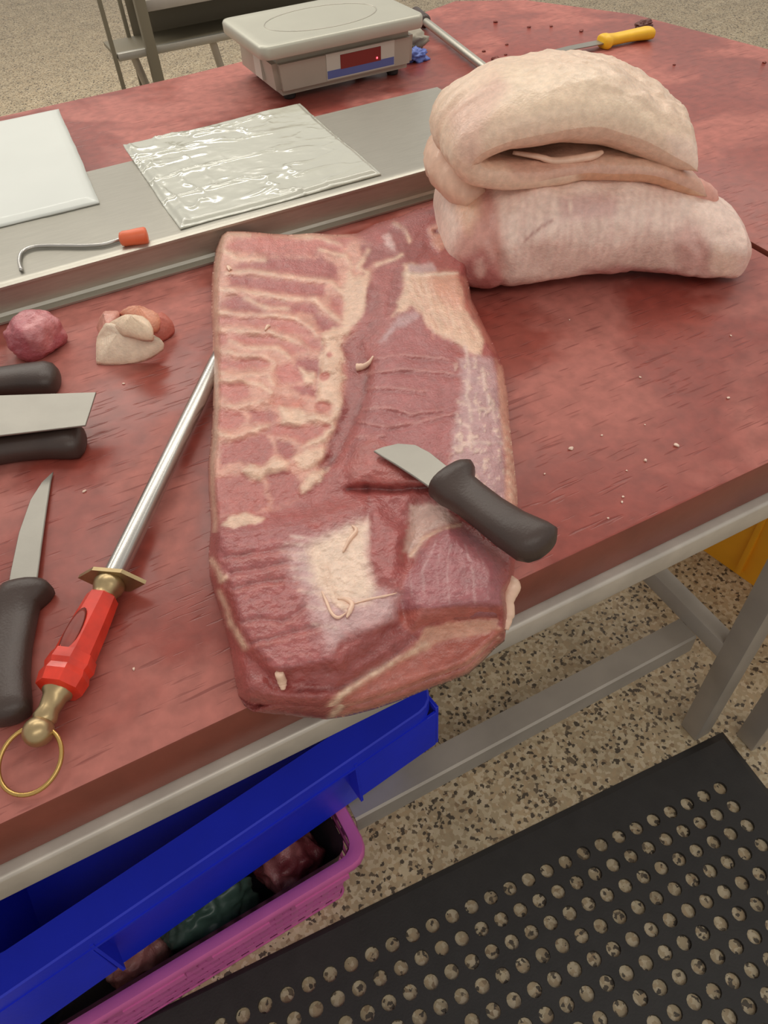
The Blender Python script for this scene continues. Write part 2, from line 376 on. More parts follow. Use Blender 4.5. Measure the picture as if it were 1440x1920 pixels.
def stroke(col, pts, w=4, h=0., op=1., hw=None):
    global C, Hh
    d = line_dist(X1, Y1, pts)
    if col is not None: C = C+(col-C)*(op*np.clip(1+.9*NP2, .15, 1.4)*np.exp(-(d/w)**2))[..., None]
    if h: Hh = Hh+.5*h*np.exp(-(d/(1.2*(hw or w)))**2)
# --- large forms
paint(FATP, [(395,430),(650,430),(700,470),(690,560),(650,640),(645,790),(610,870),(560,930),(500,960),(395,970)], 14, .0)
paint(None, [(690,540),(760,480),(880,520),(930,680),(955,860),(960,950),(830,960),(660,900),(690,720)], 40, .013)
paint(None, [(400,990),(560,970),(690,930),(760,1000),(745,1160),(640,1250),(520,1270),(440,1190)], 16, .010)
paint(None, [(755,1100),(790,1030),(840,985),(930,1050),(940,1140),(780,1165)], 18, .012)
# --- rib side: bands of muscle between ridges of fat
for col, poly in (
 (PINKM, [(442,444),(588,448),(660,446),(640,478),(590,478),(500,480),(455,470),(425,462)]),
 (MUS, [(440,498),(509,481),(605,483),(640,500),(630,525),(560,520),(515,510),(445,508)]),
 (MUS, [(422,513),(520,520),(609,533),(612,556),(547,555),(432,534)]),
 (MUS, [(411,567),(432,554),(515,558),(557,565),(588,567),(601,583),(588,588),(509,585),(442,585),(413,577)]),
 (PINKM, [(405,592),(513,594),(559,602),(584,625),(567,629),(509,615),(432,607),(409,611)]),
 (PINKM, [(405,629),(442,626),(513,629),(557,640),(574,656),(547,667),(522,650),(463,646),(432,642),(407,649)]),
 (PINKM, [(409,672),(505,672),(513,684),(484,692),(413,693)]),
 (MUS, [(590,585),(630,598),(642,615),(605,624),(590,604)]), (PINKM, [(618,555),(645,558),(640,590),(620,585)]),
 (MUS, [(551,668),(601,671),(601,702),(551,698)]), (PINKM, [(560,630),(600,632),(598,655),(578,650)]),
 (PINKM, [(515,686),(547,682),(578,706),(567,719),(523,719)]), (MUS, [(545,724),(584,724),(597,743),(568,743)]),
 (SALM*.85+MUS*.15, [(508,742),(568,747),(574,761),(551,767),(514,762)]),
 (PINKM, [(478,804),(509,796),(599,803),(613,800),(605,815),(568,833),(542,823),(492,814)]),
 (PINKM, [(408,721),(463,716),(470,742),(438,757),(410,740)]), (PINKM, [(404,765),(450,770),(462,790),(440,806),(404,800)]),
 (MUS*.5+PINKM*.5, [(468,772),(508,770),(522,782),(505,796),(470,792)]), (MUS, [(540,782),(570,772),(574,788),(550,794)]),
 (MUS*.7+PINKM*.3, [(411,838),(463,816),(499,814),(516,847),(507,868),(484,876),(449,864),(415,878)]),
 (MUS*.6+PINKM*.4, [(395,899),(463,888),(489,901),(507,949),(480,962),(422,966),(399,974)]),
 (MUS*.8+PINKM*.2, [(497,889),(538,878),(565,901),(563,934),(513,955)]), (MUS, [(515,826),(542,830),(560,850),(545,862),(520,850)])):
    paint(col, poly, 7, -.0022, hs=7)
for p in ([(425,512),(470,508),(520,517),(575,523),(620,530),(640,548)],[(412,542),(450,546),(500,551),(540,560),(590,563),(612,580),(640,605)],[(404,586),(450,590),(512,590),(556,596),(582,612),(594,630)],
          [(404,618),(450,621),(505,622),(540,634),(562,645)],[(432,638),(460,652),(520,652),(540,668)],[(404,656),(450,664),(500,668),(514,680),(510,694)],[(404,697),(440,706),(500,700),(512,720)],
          [(404,712),(450,712),(490,722),(508,736)],[(404,757),(440,762),(500,752)],[(404,812),(440,820),(470,808),(500,800)],[(460,560),(500,576),(540,578)]):
    stroke(FATP, p, 8, .0015, .6, 9); stroke(FATC, p, 4.2, .0022, .62, 6)
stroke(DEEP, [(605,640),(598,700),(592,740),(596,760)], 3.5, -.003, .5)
# --- fat seam with nodules
for poly in ([(640,545),(655,505),(668,520),(690,512),(692,545),(688,575),(674,602),(650,628),(622,632),(604,645),(606,625),(640,612),(648,580)],
             [(605,625),(626,617),(642,640),(638,652),(655,676),(640,680),(642,702),(604,702),(596,670),(611,650)],
             [(601,688),(630,684),(651,709),(638,718),(642,747),(647,774),(628,790),(632,806),(609,828),(568,840),(578,830),(605,818),(617,799),(588,789),(588,778),(620,781),(624,759),(592,751),(595,734),(597,717)],
             [(557,851),(605,839),(619,853),(607,863),(584,878),(563,878),(547,860)],
             [(492,878),(513,858),(543,867),(537,882),(497,890),(488,903),(470,900),(457,884),(470,872)],
             [(561,917),(580,890),(621,873),(602,901),(567,928)],[(560,690),(590,700),(590,720),(570,716)],[(525,765),(560,768),(590,785),(560,800),(530,795)]):
    paint(FATC, poly, 6, .0045, hs=8)
for x, y, rx, ry in ((609,705,10,9),(605,764,15,11),(613,800,9,6),(616,665,6,6)):
    paint(PINKM*.6+SALM*.4, [(x+rx*math.cos(t), y+ry*math.sin(t)) for t in np.linspace(0, 6.28, 12, endpoint=False)], 3.5, -.001)
# --- valley between ribs and loin, and the small muscles above it
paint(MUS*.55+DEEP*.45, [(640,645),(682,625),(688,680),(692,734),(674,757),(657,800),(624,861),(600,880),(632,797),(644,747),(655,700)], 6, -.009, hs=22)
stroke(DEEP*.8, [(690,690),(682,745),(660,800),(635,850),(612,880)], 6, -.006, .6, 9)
for poly in ([(687,543),(697,527),(712,539),(712,579),(706,591),(687,587)],[(739,506),(756,500),(756,527),(743,568),(727,591),(725,558)],[(687,610),(712,595),(714,610),(691,639)],
             [(677,458),(718,462),(737,477),(697,493),(681,514)],[(722,427),(754,420),(772,452),(806,458),(818,477),(785,491),(752,483),(737,452)]):
    paint(MUS*.6+DEEP*.4, poly, 5, -.002)
paint(DEEP*.7+MUS*.3, [(800,398),(839,375),(860,383),(880,397),(884,430),(866,454),(847,452),(840,418)], 6, .002)
paint(LILAC*.8+FATP*.2, [(716,443),(729,435),(741,458),(745,474),(730,468)], 5, .003)
paint(FATP, [(803,430),(830,415),(848,425),(845,455),(825,470),(810,455)], 6, .003)
paint(DEEP, [(812,432),(822,430),(824,438),(814,440)], 3, -.004)
for p in ([(740,418),(758,430),(768,450)],[(690,470),(672,500),(690,512)],[(705,497),(740,485),(752,478)],[(600,470),(650,480),(660,500)],[(545,440),(600,446),(640,460)],[(420,470),(445,485),(495,488)]):
    stroke(FATC, p, 4.5, .002, .7)
# --- big fat cap and the loin muscle
paint(MUS*.72+PURP*.28, [(772,578),(792,590),(814,622),(842,640),(862,690),(864,735),(858,770),(852,810),(846,845),(832,872),(805,908),(655,910),(650,850),(665,820),(680,770),(690,720),(702,668),(718,640),(745,606)], 7, .002, hs=10, warp=.5)
paint(FATC, [(758,497),(777,493),(822,512),(860,514),(870,547),(872,577),(897,614),(908,631),(904,664),(890,668),(870,652),(841,633),(816,624),(795,602),(785,583),(772,575),(758,583),(736,592),(743,577),(754,543)], 6, .003, hs=8)
paint(SALM*.5+FATC*.5, [(800,512),(858,514),(868,547),(872,580),(850,575),(820,560),(806,540)], 14)
paint(LILAC, [(766,497),(812,493),(818,508),(790,513),(768,508)], 5, .0)
stroke(CREAM, [(760,512),(800,516),(858,513)], 3, .002, .8)
paint(SALM*.7+MUS*.3, [(858,516),(868,545),(872,578),(900,616),(918,650),(930,660),(905,600),(884,560),(872,515)], 5, -.003)
paint(LILAC*.55+PURP*.45, [(742,598),(772,582),(790,592),(770,604),(742,618),(722,640),(712,640)], 6)
for x in range(765, 880, 13): stroke(FATP, [(x+5*math.sin(x), 535+14*math.sin(x*2)), (x+18+6*math.sin(x*3), 580), (x+34, 625+12*math.sin(x*5))], 2.6, -.0009, .4)
# lilac membrane along the right, speckled with fat
paint(PURP*.45+LILAC*.55, [(860,672),(890,664),(920,672),(938,720),(944,790),(948,870),(952,960),(900,960),(860,905),(842,872),(852,800),(866,735)], 9, .001)
nn = fbm(QX/9, QY/13, 4.4, 3); mm = sstep(-6, 10, poly_sdf(X1, Y1, [(850,680),(900,664),(940,720),(950,870),(955,980),(840,880),(856,770)]))*sstep(.05, .35, nn)
C = C+(CREAM-C)*(mm*.55)[..., None]; Hh = Hh+mm*.0012
for p in ([(872,650),(880,690),(876,740),(884,790)],[(884,770),(930,768),(940,775)],[(856,790),(880,800),(890,830)],[(850,840),(900,828),(945,830)],[(905,690),(915,740),(930,790)]): stroke(LILAC*.6+CREAM*.4, p, 3.5, .0008, .65)
paint(SALM*.55+FATC*.45, [(930,672),(944,690),(955,740),(958,790),(966,850),(976,920),(976,1005),(956,985),(946,930),(948,880),(940,790),(934,730)], 5, -.002, hs=8)
for i in range(9): stroke(FATC, [(948+i*1.5, 800+i*21), (966, 815+i*21)], 4, .0018, .8)
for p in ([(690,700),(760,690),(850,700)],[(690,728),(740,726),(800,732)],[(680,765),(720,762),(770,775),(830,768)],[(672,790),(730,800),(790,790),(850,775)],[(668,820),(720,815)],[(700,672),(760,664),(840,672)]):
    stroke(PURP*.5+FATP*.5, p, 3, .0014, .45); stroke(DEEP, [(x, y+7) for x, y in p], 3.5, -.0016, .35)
# --- step below the knife tip, centre strip
paint(MUS*.9+SALM*.1, [(652,880),(668,840),(700,815),(728,838),(800,900),(806,912),(700,914),(660,910)], 8, .004, hs=8)
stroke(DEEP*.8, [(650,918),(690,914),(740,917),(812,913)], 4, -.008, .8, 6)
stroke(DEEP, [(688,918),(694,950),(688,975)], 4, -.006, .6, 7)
paint(MUS, [(640,930),(690,922),(690,965),(640,985),(560,990),(530,980),(580,950)], 10)
paint(MUS*.7+PURP*.3, [(400,1000),(480,978),(560,975),(600,1000),(545,1035),(560,1100),(585,1150),(610,1210),(640,1240),(520,1265),(470,1210),(440,1150),(425,1085),(400,1040)], 10)
paint(FATC*.7+CREAM*.3, [(415,985),(430,968),(460,961),(497,972),(487,980),(440,989)], 4, .002)
paint(LILAC*.75+PURP*.25, [(530,1028),(600,1000),(667,978),(698,968),(690,1012),(690,1069),(707,1098),(746,1112),(748,1157),(657,1193),(640,1224),(615,1215),(584,1157),(572,1107),(540,1065)], 22)
for x, y, l in ((548,1022,60),(540,1036,55),(556,1048,40),(560,1066,40),(566,1084,36),(576,1110,30),(590,1140,34),(600,1172,30),(560,1010,50)): stroke(LILAC*.6+CREAM*.4, [(x-14, y-3), (x+l*.5, y+2), (x+l, y+6)], 4, .0003, .6)
paint(CREAM, [(575,1030),(600,1010),(660,984),(694,976),(688,1030),(690,1075),(706,1100),(690,1128),(650,1135),(612,1128),(590,1090)], 16, -.004, hs=24)
paint(CREAM*.7+FATC*.3, [(600,1060),(615,1058),(630,1110),(655,1135),(650,1150),(625,1130)], 5, .003)
paint(MUS*.85+PURP*.15, [(690,930),(762,924),(782,965),(752,1030),(757,1075),(748,1102),(716,1087),(697,1050),(694,990)], 6, .004, hs=9)
paint(LILAC*.6+FATC*.4, [(768,945),(832,945),(858,978),(800,1000),(778,1046),(757,1032),(765,985)], 7, -.002)
stroke(FATC, [(770,1042),(792,1010),(830,992),(862,985)], 4, .002, .8)
paint(PURP*.75+MUS*.25, [(788,1032),(830,988),(885,1000),(938,1060),(942,1132),(900,1146),(780,1156),(750,1140),(757,1100)], 6)
for i in range(11): x = 770+i*15+7*math.sin(i*2.3); stroke(LILAC, [(800+i*9, 1010+i*2+12*math.sin(i*3.1)), (x, 1070), (x+4, 1118+14*math.sin(i*1.7))], 2.4, .0001, .22+.16*math.sin(i*4.1))
paint(MUS*.7+SALM*.3, [(745,1147),(800,1140),(936,1138),(932,1158),(800,1172),(772,1190),(750,1172)], 5, -.004, hs=7)
# --- front end
paint(MUS*.7+DEEP*.3, [(640,1200),(745,1168),(775,1190),(722,1250),(640,1292),(540,1300),(500,1290),(500,1262),(620,1240)], 7, -.007, hs=10)
paint(MUS*.7+DEEP*.3, [(425,1090),(445,1150),(470,1215),(510,1270),(640,1290),(610,1334),(447,1304),(432,1220),(412,1140)], 7, -.006, hs=9)
paint(SALM*.5+MUS*.5, [(620,1330),(650,1290),(740,1240),(800,1185),(850,1175),(930,1165),(948,1186),(880,1250),(700,1318)], 7, -.016, hs=22)
paint(FATC*.5+SALM*.5, [(795,1180),(835,1168),(930,1160),(938,1178),(880,1196),(830,1200),(800,1222),(780,1210)], 6, .002)
stroke(FATC, [(615,1330),(640,1302),(690,1268),(745,1236),(800,1208)], 7, .003, .9)
stroke(FATP, [(640,1328),(720,1308),(800,1280),(870,1250),(905,1222),(945,1190)], 7, .0, .8)
stroke(DEEP*.8, [(560,1296),(640,1290),(720,1245),(775,1195)], 4, -.003, .5, 8)
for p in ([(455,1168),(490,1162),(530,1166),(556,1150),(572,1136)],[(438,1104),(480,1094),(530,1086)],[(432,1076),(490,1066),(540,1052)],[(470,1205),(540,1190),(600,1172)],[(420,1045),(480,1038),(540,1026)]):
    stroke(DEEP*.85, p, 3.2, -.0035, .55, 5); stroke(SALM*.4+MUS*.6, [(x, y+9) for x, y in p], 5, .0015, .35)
for y in range(1000, 1250, 12): stroke(SALM*.35+MUS*.65, [(425+(y-1000)*.22, y+4*math.sin(y)), (480, y-6+5*math.sin(y*1.7)), (545+(y-1000)*.15, y-14)], 3, .0002, .25)
# side of the slab: a fat layer seen at the left edge
side = np.exp(-((SDq-7)/5)**2)*(QX < 470)*(QY < 1000)
C = C+(FATC-C)*(side*.75)[..., None]
for p in ([(396,1050),(404,1066),(414,1088),(421,1084)],[(412,1112),(424,1140),(432,1172),(440,1182),(458,1212)]): stroke(FATC, p, 6, .004, .9)
# fine mottling and muscle grain
g = fbm(QX/9, QY/2.6, 2.2, 3); C = C*(1+.13*g+.12*fbm(QX/45, QY/30, 21.2, 3))[..., None]
Hh = Hh+.0011*fbm(QX/12, QY/9, 5.5, 3)+.0018*fbm(QX/40, QY/40, 9.5, 2)
Hh = Hh+.006*sstep(420, 380, QY)*0
W_, B_ = AT[..., 0], AT[..., 1]
t = np.clip(SDq/W_, 0, 1); prof_ = np.sqrt(np.clip(1-(1-t)**2, 0, 1))
droop = sstep(0, 120, poly_sdf(QX, QY, [(560,1420),(600,1300),(760,1215),(830,1165),(960,1130),(1100,1150),(900,1420)])+40)   # the flap bends down over the table edge
Hh = Hh*(1-.45*droop)
Hf = B_+(Hh-B_)*prof_
Hf = np.clip(Hf, -.02, .08)
for _ in range(2): Hb = np.pad(Hf, 1, mode='edge'); Hf = np.where(SDq > 4, (4*Hf+Hb[:-2, 1:-1]+Hb[2:, 1:-1]+Hb[1:-1, :-2]+Hb[1:-1, 2:])/8, Hf)
Pt = at(QX, QY, BT+Hf)
ny, nx = PX.shape
cell = keepv[:-1, :-1] & keepv[:-1, 1:] & keepv[1:, :-1] & keepv[1:, 1:]
used = np.zeros(PX.shape, bool); used[:-1, :-1] |= cell; used[:-1, 1:] |= cell; used[1:, :-1] |= cell; used[1:, 1:] |= cell
idx = -np.ones(PX.shape, int); idx[used] = np.arange(used.sum()); NV = int(used.sum())
top = Pt[used]; bot = top.copy()
over = sstep(.283, .262, top[:, 1]); bot[:, 2] = np.minimum((BT+.0003)*(1-over)+(top[:, 2]-.012)*over, top[:, 2]-.0008)
I, J = np.nonzero(cell)
q = np.stack([idx[I, J], idx[I, J+1], idx[I+1, J+1], idx[I+1, J]], 1)[:, ::-1]
allf = [q, q[:, ::-1]+NV]
e = np.concatenate([q[:, [0, 1]], q[:, [1, 2]], q[:, [2, 3]], q[:, [3, 0]]])
key = np.minimum(e[:, 0], e[:, 1])*10**7+np.maximum(e[:, 0], e[:, 1]); _, inv, cnt = np.unique(key, return_inverse=True, return_counts=True)
be = e[cnt[inv] == 1]; allf.append(np.stack([be[:, 1], be[:, 0], be[:, 0]+NV, be[:, 1]+NV], 1))
allf = np.concatenate(allf)
def mesh_np(name, v, f):
    me = bpy.data.meshes.new(name); me.vertices.add(len(v)); me.vertices.foreach_set('co', v.astype(np.float32).ravel())
    me.loops.add(f.size); me.loops.foreach_set('vertex_index', f.ravel().astype(np.int32))
    me.polygons.add(len(f)); me.polygons.foreach_set('loop_start', np.arange(len(f), dtype=np.int32)*f.shape[1]); me.polygons.foreach_set('loop_total', np.full(len(f), f.shape[1], np.int32))
    me.update(calc_edges=True); me.validate(); return me
slab = empty('pork_belly_slab', V3(at(640, 900, BT))); tag(slab, 'large flat slab of boned raw pork with rib muscle and white fat lying on the red board', 'meat')
def under(o, p): o.parent = p; o.matrix_parent_inverse = Matrix.Translation(-Vector(p.location)); return o
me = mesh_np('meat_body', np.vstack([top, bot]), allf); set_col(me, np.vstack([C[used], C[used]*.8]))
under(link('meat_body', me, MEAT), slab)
def hz(x, y):                                   # slab height under a pixel
    i = int(round((y-gy[0])/STEP)); j = int(round((x-gx[0])/STEP)); return float(Hf[i, j])
def fat_strip(name, pts, rad, parent=slab, lift=.5, zs=None, mat=None):
    P = []
    for k, (x, y) in enumerate(pts):
        z = zs[k] if zs else hz(x, y)+lift*(rad if np.isscalar(rad) else rad[k]); P.append(at(x, y, BT+z))
    sp = smooth_path(P, 6); n = len(sp); rr = rad if not np.isscalar(rad) else [rad*.35]+[rad]*(len(pts)-2)+[rad*.35]
    rr = np.interp(np.linspace(0, 1, n), np.linspace(0, 1, len(rr)), rr)*(1+.18*fbm(np.arange(n)*.9, len(pts)*1.7, 0, 2))
    o = loft(name, tube_rings(sp, list(rr), 9), mat or FATC_M, None); under(o, parent); return o
FATC_M = plain('strip_of_fat', (234, 196, 172), .4, 0, .08, 120, .3, 200, coat=.2)
fat_strip('fat_strip', [(956,1082),(960,1100),(951,1125),(951,1150),(946,1180)], [.003,.007,.0055,.006,.003], zs=[.03,.028,.022,.014,.008])
fat_strip('fat_strip', [(968,1092),(960,1102),(954,1112)], [.002,.004,.004], zs=[.024,.026,.024])
fat_strip('fat_strip', [(603,1108),(612,1128),(622,1150),(634,1158),(648,1150)], .0012)
fat_strip('fat_strip', [(633,1122),(648,1124),(660,1132),(656,1146),(650,1158)], .0018)
fat_strip('fat_strip', [(663,1132),(690,1124),(720,1118),(744,1112)], .0009)
fat_strip('fat_strip', [(669,689),(682,687),(692,680),(700,668)], [.004,.003,.002,.001])
fat_strip('fat_strip', [(523,1262),(529,1278),(531,1293)], [.003,.0035,.0015])
fat_strip('fat_strip', [(660,985),(668,995),(655,1012),(643,1035)], .0016)
fat_strip('fat_strip', [(497,619),(502,612),(507,611)], .0022)
fat_strip('fat_strip', [(430,507),(428,501),(434,505)], .0026)

# ------------------------------------------------------------------ folded pork pile
HU = np.array([cy, sy, 0]); HV = np.array([-sy, cy, 0]); HO = at(870, 550, BT)
def hw(u, v, z): return HO+np.multiply.outer(np.asarray(u, float), HU)+np.multiply.outer(np.asarray(v, float), HV)+np.multiply.outer(np.asarray(z, float), np.array([0, 0, 1.]))
def hpx(u, v, z):
    p = hw(u, v, z)-CAM; f = p@FW; return 720+F*(p@RT)/f, 960-F*(p@UP)/f
# lower rolled piece
low = empty('pork_joint', V3(HO+.16*HU+.1*HV)); tag(low, 'rolled raw pork joint wrapped in pale membrane, under the folded fat', 'meat')
nu, nt2 = 150, 120
us = -.026+.362*(.5-.5*np.cos(np.linspace(0, math.pi, nu)))
U1 = [-.026,-.02,-.005,.03,.08,.14,.2,.25,.285,.31,.328,.336]
hh = np.interp(us, U1, [.03,.060,.085,.108,.115,.115,.108,.092,.078,.066,.045,.018])
vf = np.interp(us, U1, [.06,.025,-.004,-.022,-.026,-.023,-.022,-.030,-.040,-.036,-.016,.010])
vb = np.interp(us, U1, [.14,.18,.21,.24,.25,.25,.23,.19,.15,.11,.07,.036])
endr = np.clip(np.minimum((us-us[0])/.012, (us[-1]-us)/.012), 0, 1); endr = np.sqrt(1-(1-endr)**2)
th = np.linspace(0, 2*math.pi, nt2, endpoint=False)
cs, sn = np.cos(th), np.sin(th)
se = lambda a, p: np.sign(a)*np.abs(a)**p
VC = (vf+vb)/2; HA = (vb-vf)/2
Vv = VC[:, None]-HA[:, None]*np.where(sn > 0, se(cs, .85), se(cs, .5))[None]*(.05+.95*endr[:, None])
Zz = hh[:, None]*(.5+.5*np.where(sn > 0, se(sn, .8), se(sn, .45))[None]*(.05+.95*endr[:, None]))
Uu = np.repeat(us[:, None], nt2, 1)
nz = fbm(Uu*38, Vv*38, Zz*38, 4); disp = .0045*nz+.010*fbm(Uu*9, Vv*9, Zz*9+5, 2)
Vv = Vv-se(cs, 1)[None]*disp; Zz = np.maximum(Zz+sn[None]*disp, 0)
# a couple of soft creases running round the roll
for uc, dz in ((.035, .005), (.255, .003)): 
    gsn = np.exp(-((Uu-uc-.01*np.sin(Zz*60))/.006)**2); Vv = Vv+gsn*dz*np.sign(cs)[None]
    Zz = Zz-gsn*dz*.4*(sn[None] > 0)
vs = hw(Uu, Vv, Zz).reshape(-1, 3)
f = np.array(grid_faces(nu, nt2, True)); me = mesh_np('joint_body', vs, f)
bm = bmesh.new(); bm.from_mesh(me); bm.verts.ensure_lookup_table()
bm.faces.new([bm.verts[i] for i in range(nt2)]); bm.faces.new([bm.verts[(nu-1)*nt2+i] for i in range(nt2)])
bmesh.ops.recalc_face_normals(bm, faces=bm.faces); bm.to_mesh(me); bm.free()
hx, hy = hpx(Uu, Vv, Zz); hx = hx+6*nz; hy = hy+5*fbm(Uu*60, Zz*60, 3.1, 3)
Hc = np.zeros(Uu.shape+(3,)); Hc[:] = lin((238, 208, 194))
def hp(col, poly, soft, op=1.):
    global Hc
    a = sstep(-soft, soft, poly_sdf(hx, hy, poly))*op; Hc = Hc+(lin(col)-Hc)*a[..., None]
def hl(col, pts, w, op=.8):
    global Hc
    d = line_dist(hx, hy, pts); Hc = Hc+(lin(col)-Hc)*(op*np.exp(-(d/w)**2))[..., None]
hp((208,152,140), [(840,300),(905,330),(930,380),(945,470),(950,560),(860,560),(850,480),(870,420)], 14)
hp((222,178,152), [(840,300),(900,320),(900,400),(880,440),(850,380)], 14)
hp((188,118,112), [(868,485),(905,470),(930,500),(945,530),(915,550),(872,548)], 10)
hp((222,176,164), [(890,490),(905,485),(912,510),(900,525),(890,512)], 6)
hp((206,160,154), [(1050,370),(1120,362),(1160,375),(1155,405),(1100,412),(1055,410)], 12, .7)
hp((206,152,144), [(1265,440),(1290,415),(1310,430),(1340,470),(1330,520),(1270,510)], 18, .65)
hp((204,150,142), [(1090,505),(1160,498),(1270,505),(1330,530),(1150,528)], 8)
hp((236,206,188), [(1340,460),(1380,480),(1385,510),(1350,530),(1330,500)], 9)
for x in range(960, 1290, 15): hl((206,160,152), [(x, 360), (x-4+6*math.sin(x), 420), (x-10, 500)], 3.5, .30)
hl((170,112,106), [(985,450),(1010,432),(1036,414)], 3, .7); hl((240,214,196), [(1072,368),(1068,415)], 2, .8); hl((240,214,196), [(1170,490),(1230,500),(1255,490)], 3, .7)
Hc = Hc*(1+.06*fbm(Uu*80, Vv*80, Zz*80, 3))[..., None]
set_col(me, np.clip(Hc.reshape(-1, 3), 0, 1)); under(link('joint_body', me, FAT), low)

# upper folded sheet
fold = empty('pork_fat_sheet', V3(HO+.14*HU+.12*HV+np.array([0, 0, .1]))); tag(fold, 'thick pale sheet of pork fat folded over on itself on top of the joint', 'meat')
MID = [(.268,.090),(.245,.100),(.20,.115),(.14,.124),(.085,.123),(.045,.126),(.014,.134),(.004,.148),(.020,.162),(.065,.171),(.13,.170),(.19,.153),(.232,.130),(.252,.117)]
THK = [.014,.022,.023,.023,.024,.027,.030,.034,.040,.048,.050,.046,.040,.032]
MID = np.array([np.append(p, t) for p, t in zip(MID, THK)])
ns, nv = 170, 90
cur = np.array(smooth_path(MID, 24)); L_ = np.r_[0, np.cumsum(np.linalg.norm(np.diff(cur[:, :2], axis=0), axis=1))]
sl = np.linspace(0, L_[-1], ns); mu, mz, mt = [np.interp(sl, L_, cur[:, k]) for k in range(3)]
s01 = sl/L_[-1]; vv = np.linspace(0, 1, nv); dep = .255
upper = sstep(.42, .62, s01)                       # 0 on the lower layer, 1 on the upper layer
S2, V2 = np.meshgrid(s01, vv, indexing='ij'); UPm = upper[:, None]
Umid = np.repeat(mu[:, None], nv, 1)+(.022*UPm*np.sin(V2*math.pi)*(.3-S2)*0)-(.020*(1-np.abs(S2-.5)*2)*np.sin(V2*math.pi))+V2*.016
Vmid = .012+dep*V2+.010*UPm*0+.008*np.sin(S2*9)*(1-V2)
Zmid = np.repeat(mz[:, None], nv, 1)+UPm*(.008*np.sin(np.clip(V2*1.15, 0, 1)*math.pi)-.050*V2**2.2)-(1-UPm)*(.006*V2)
Zmid = Zmid+.004*fbm(S2*9, V2*5, 1.1, 2)
ev = np.clip(np.minimum(V2/(.07+.08*UPm), (1-V2)/.10), 0, 1); es = np.clip(np.minimum(S2/.03, (1-S2)/.045), 0, 1)
T2 = np.repeat(mt[:, None], nv, 1)*np.sqrt(1-(1-ev)**2)*np.sqrt(1-(1-es)**2)*(1-.25*(1-UPm)*V2)*(1+.45*UPm*np.sin(np.clip(V2*1.1, 0, 1)*math.pi))+.0004
M3 = hw(Umid, Vmid, Zmid)
du = np.gradient(M3, axis=0); dv = np.gradient(M3, axis=1); nr = np.cross(du, dv); nr /= np.linalg.norm(nr, axis=2)[..., None]
rough_ = .0022*fbm(S2*42, V2*26, 2.1, 4)+.0028*fbm(S2*14, V2*9, 6.1, 2)
rough_ = rough_*(1+1.2*sstep(.66, .8, S2))
for v_, s_, k_ in ((.26, .55, .004), (.55, .56, .005), (.40, .62, .002)):   # creases wrapping round the fold
    rough_ = rough_-k_*np.exp(-((V2-v_-.35*(S2-.5)-.02*fbm(S2*8, V2*2, 3.))/.022)**2)*np.exp(-((S2-s_)/.10)**2)
rough_ = rough_-.0045*np.exp(-((V2-.30)/.03)**2-((S2-.72)/.014)**2)          # dimple
inner_r = .0015*fbm(S2*42, V2*26, 7.7, 3)
fade = np.minimum(ev, es)
A3 = M3-nr*((T2/2)+rough_*fade)[..., None]; B3 = M3+nr*((T2/2)+inner_r*fade)[..., None]
# which side is the outside: the outer skin looks away from the fold centre
if (A3[ns//2, nv//2]-M3[ns//2, nv//2])@HU > 0: A3, B3 = M3+nr*((T2/2)+rough_*fade)[..., None], M3-nr*((T2/2)+inner_r*fade)[..., None]
N_ = ns*nv; f1 = np.array(grid_faces(ns, nv)); ring = [(i, 0) for i in range(ns)]+[(ns-1, j) for j in range(1, nv)]+[(i, nv-1) for i in range(ns-2, -1, -1)]+[(0, j) for j in range(nv-2, 0, -1)]
ri = np.array([i*nv+j for i, j in ring]); rn = np.roll(ri, -1)
f = np.concatenate([f1, f1[:, ::-1]+N_, np.stack([ri, rn, rn+N_, ri+N_], 1)])
me = mesh_np('fat_sheet_body', np.vstack([A3.reshape(-1, 3), B3.reshape(-1, 3)]), f)
bm = bmesh.new(); bm.from_mesh(me); bmesh.ops.recalc_face_normals(bm, faces=bm.faces); bm.to_mesh(me); bm.free()
def fcol(Pm, base, inner):
    p = Pm-CAM; fz = p@FW; x = 720+F*(p@RT)/fz; y = 960-F*(p@UP)/fz
    n1 = fbm(S2*30, V2*18, 3.3, 4); x = x+7*n1; y = y+6*fbm(S2*30, V2*18, 8.3, 3)
    c = np.zeros(S2.shape+(3,)); c[:] = lin(base)
    def z(col, poly, soft, op=1.):
        nonlocal c
        c = c+(lin(col)-c)*(op*sstep(-soft, soft, poly_sdf(x, y, poly)))[..., None]
    if inner:
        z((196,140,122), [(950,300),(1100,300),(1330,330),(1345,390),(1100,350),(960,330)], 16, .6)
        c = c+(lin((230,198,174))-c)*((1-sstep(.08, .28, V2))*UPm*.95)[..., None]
    else:
        z((212,160,128), [(1080,318),(1210,308),(1290,345),(1330,380),(1250,362),(1090,345)], 12)
        z((232,196,170), [(1000,180),(1080,160),(1120,190),(1070,220),(1010,215)], 18, .7)
        z((236,212,186), [(940,120),(1120,120),(1260,240),(1100,250),(950,200)], 30, .7)
        z((218,178,160), [(840,210),(930,140),(950,160),(905,240),(900,320),(860,300)], 16, .8)
        z((236,206,190), [(1250,250),(1325,270),(1325,325),(1260,300)], 12, .7)
    c = c*(1+.07*n1)[..., None]
    pk = sstep(.86, .93, V2)*sstep(.62, .7, S2)
    c = c+(lin((226,156,140))-c)*(pk*.85)[..., None]
    return np.clip(c.reshape(-1, 3), 0, 1)
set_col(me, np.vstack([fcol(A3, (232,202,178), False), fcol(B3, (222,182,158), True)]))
under(link('fat_sheet_body', me, FAT), fold)
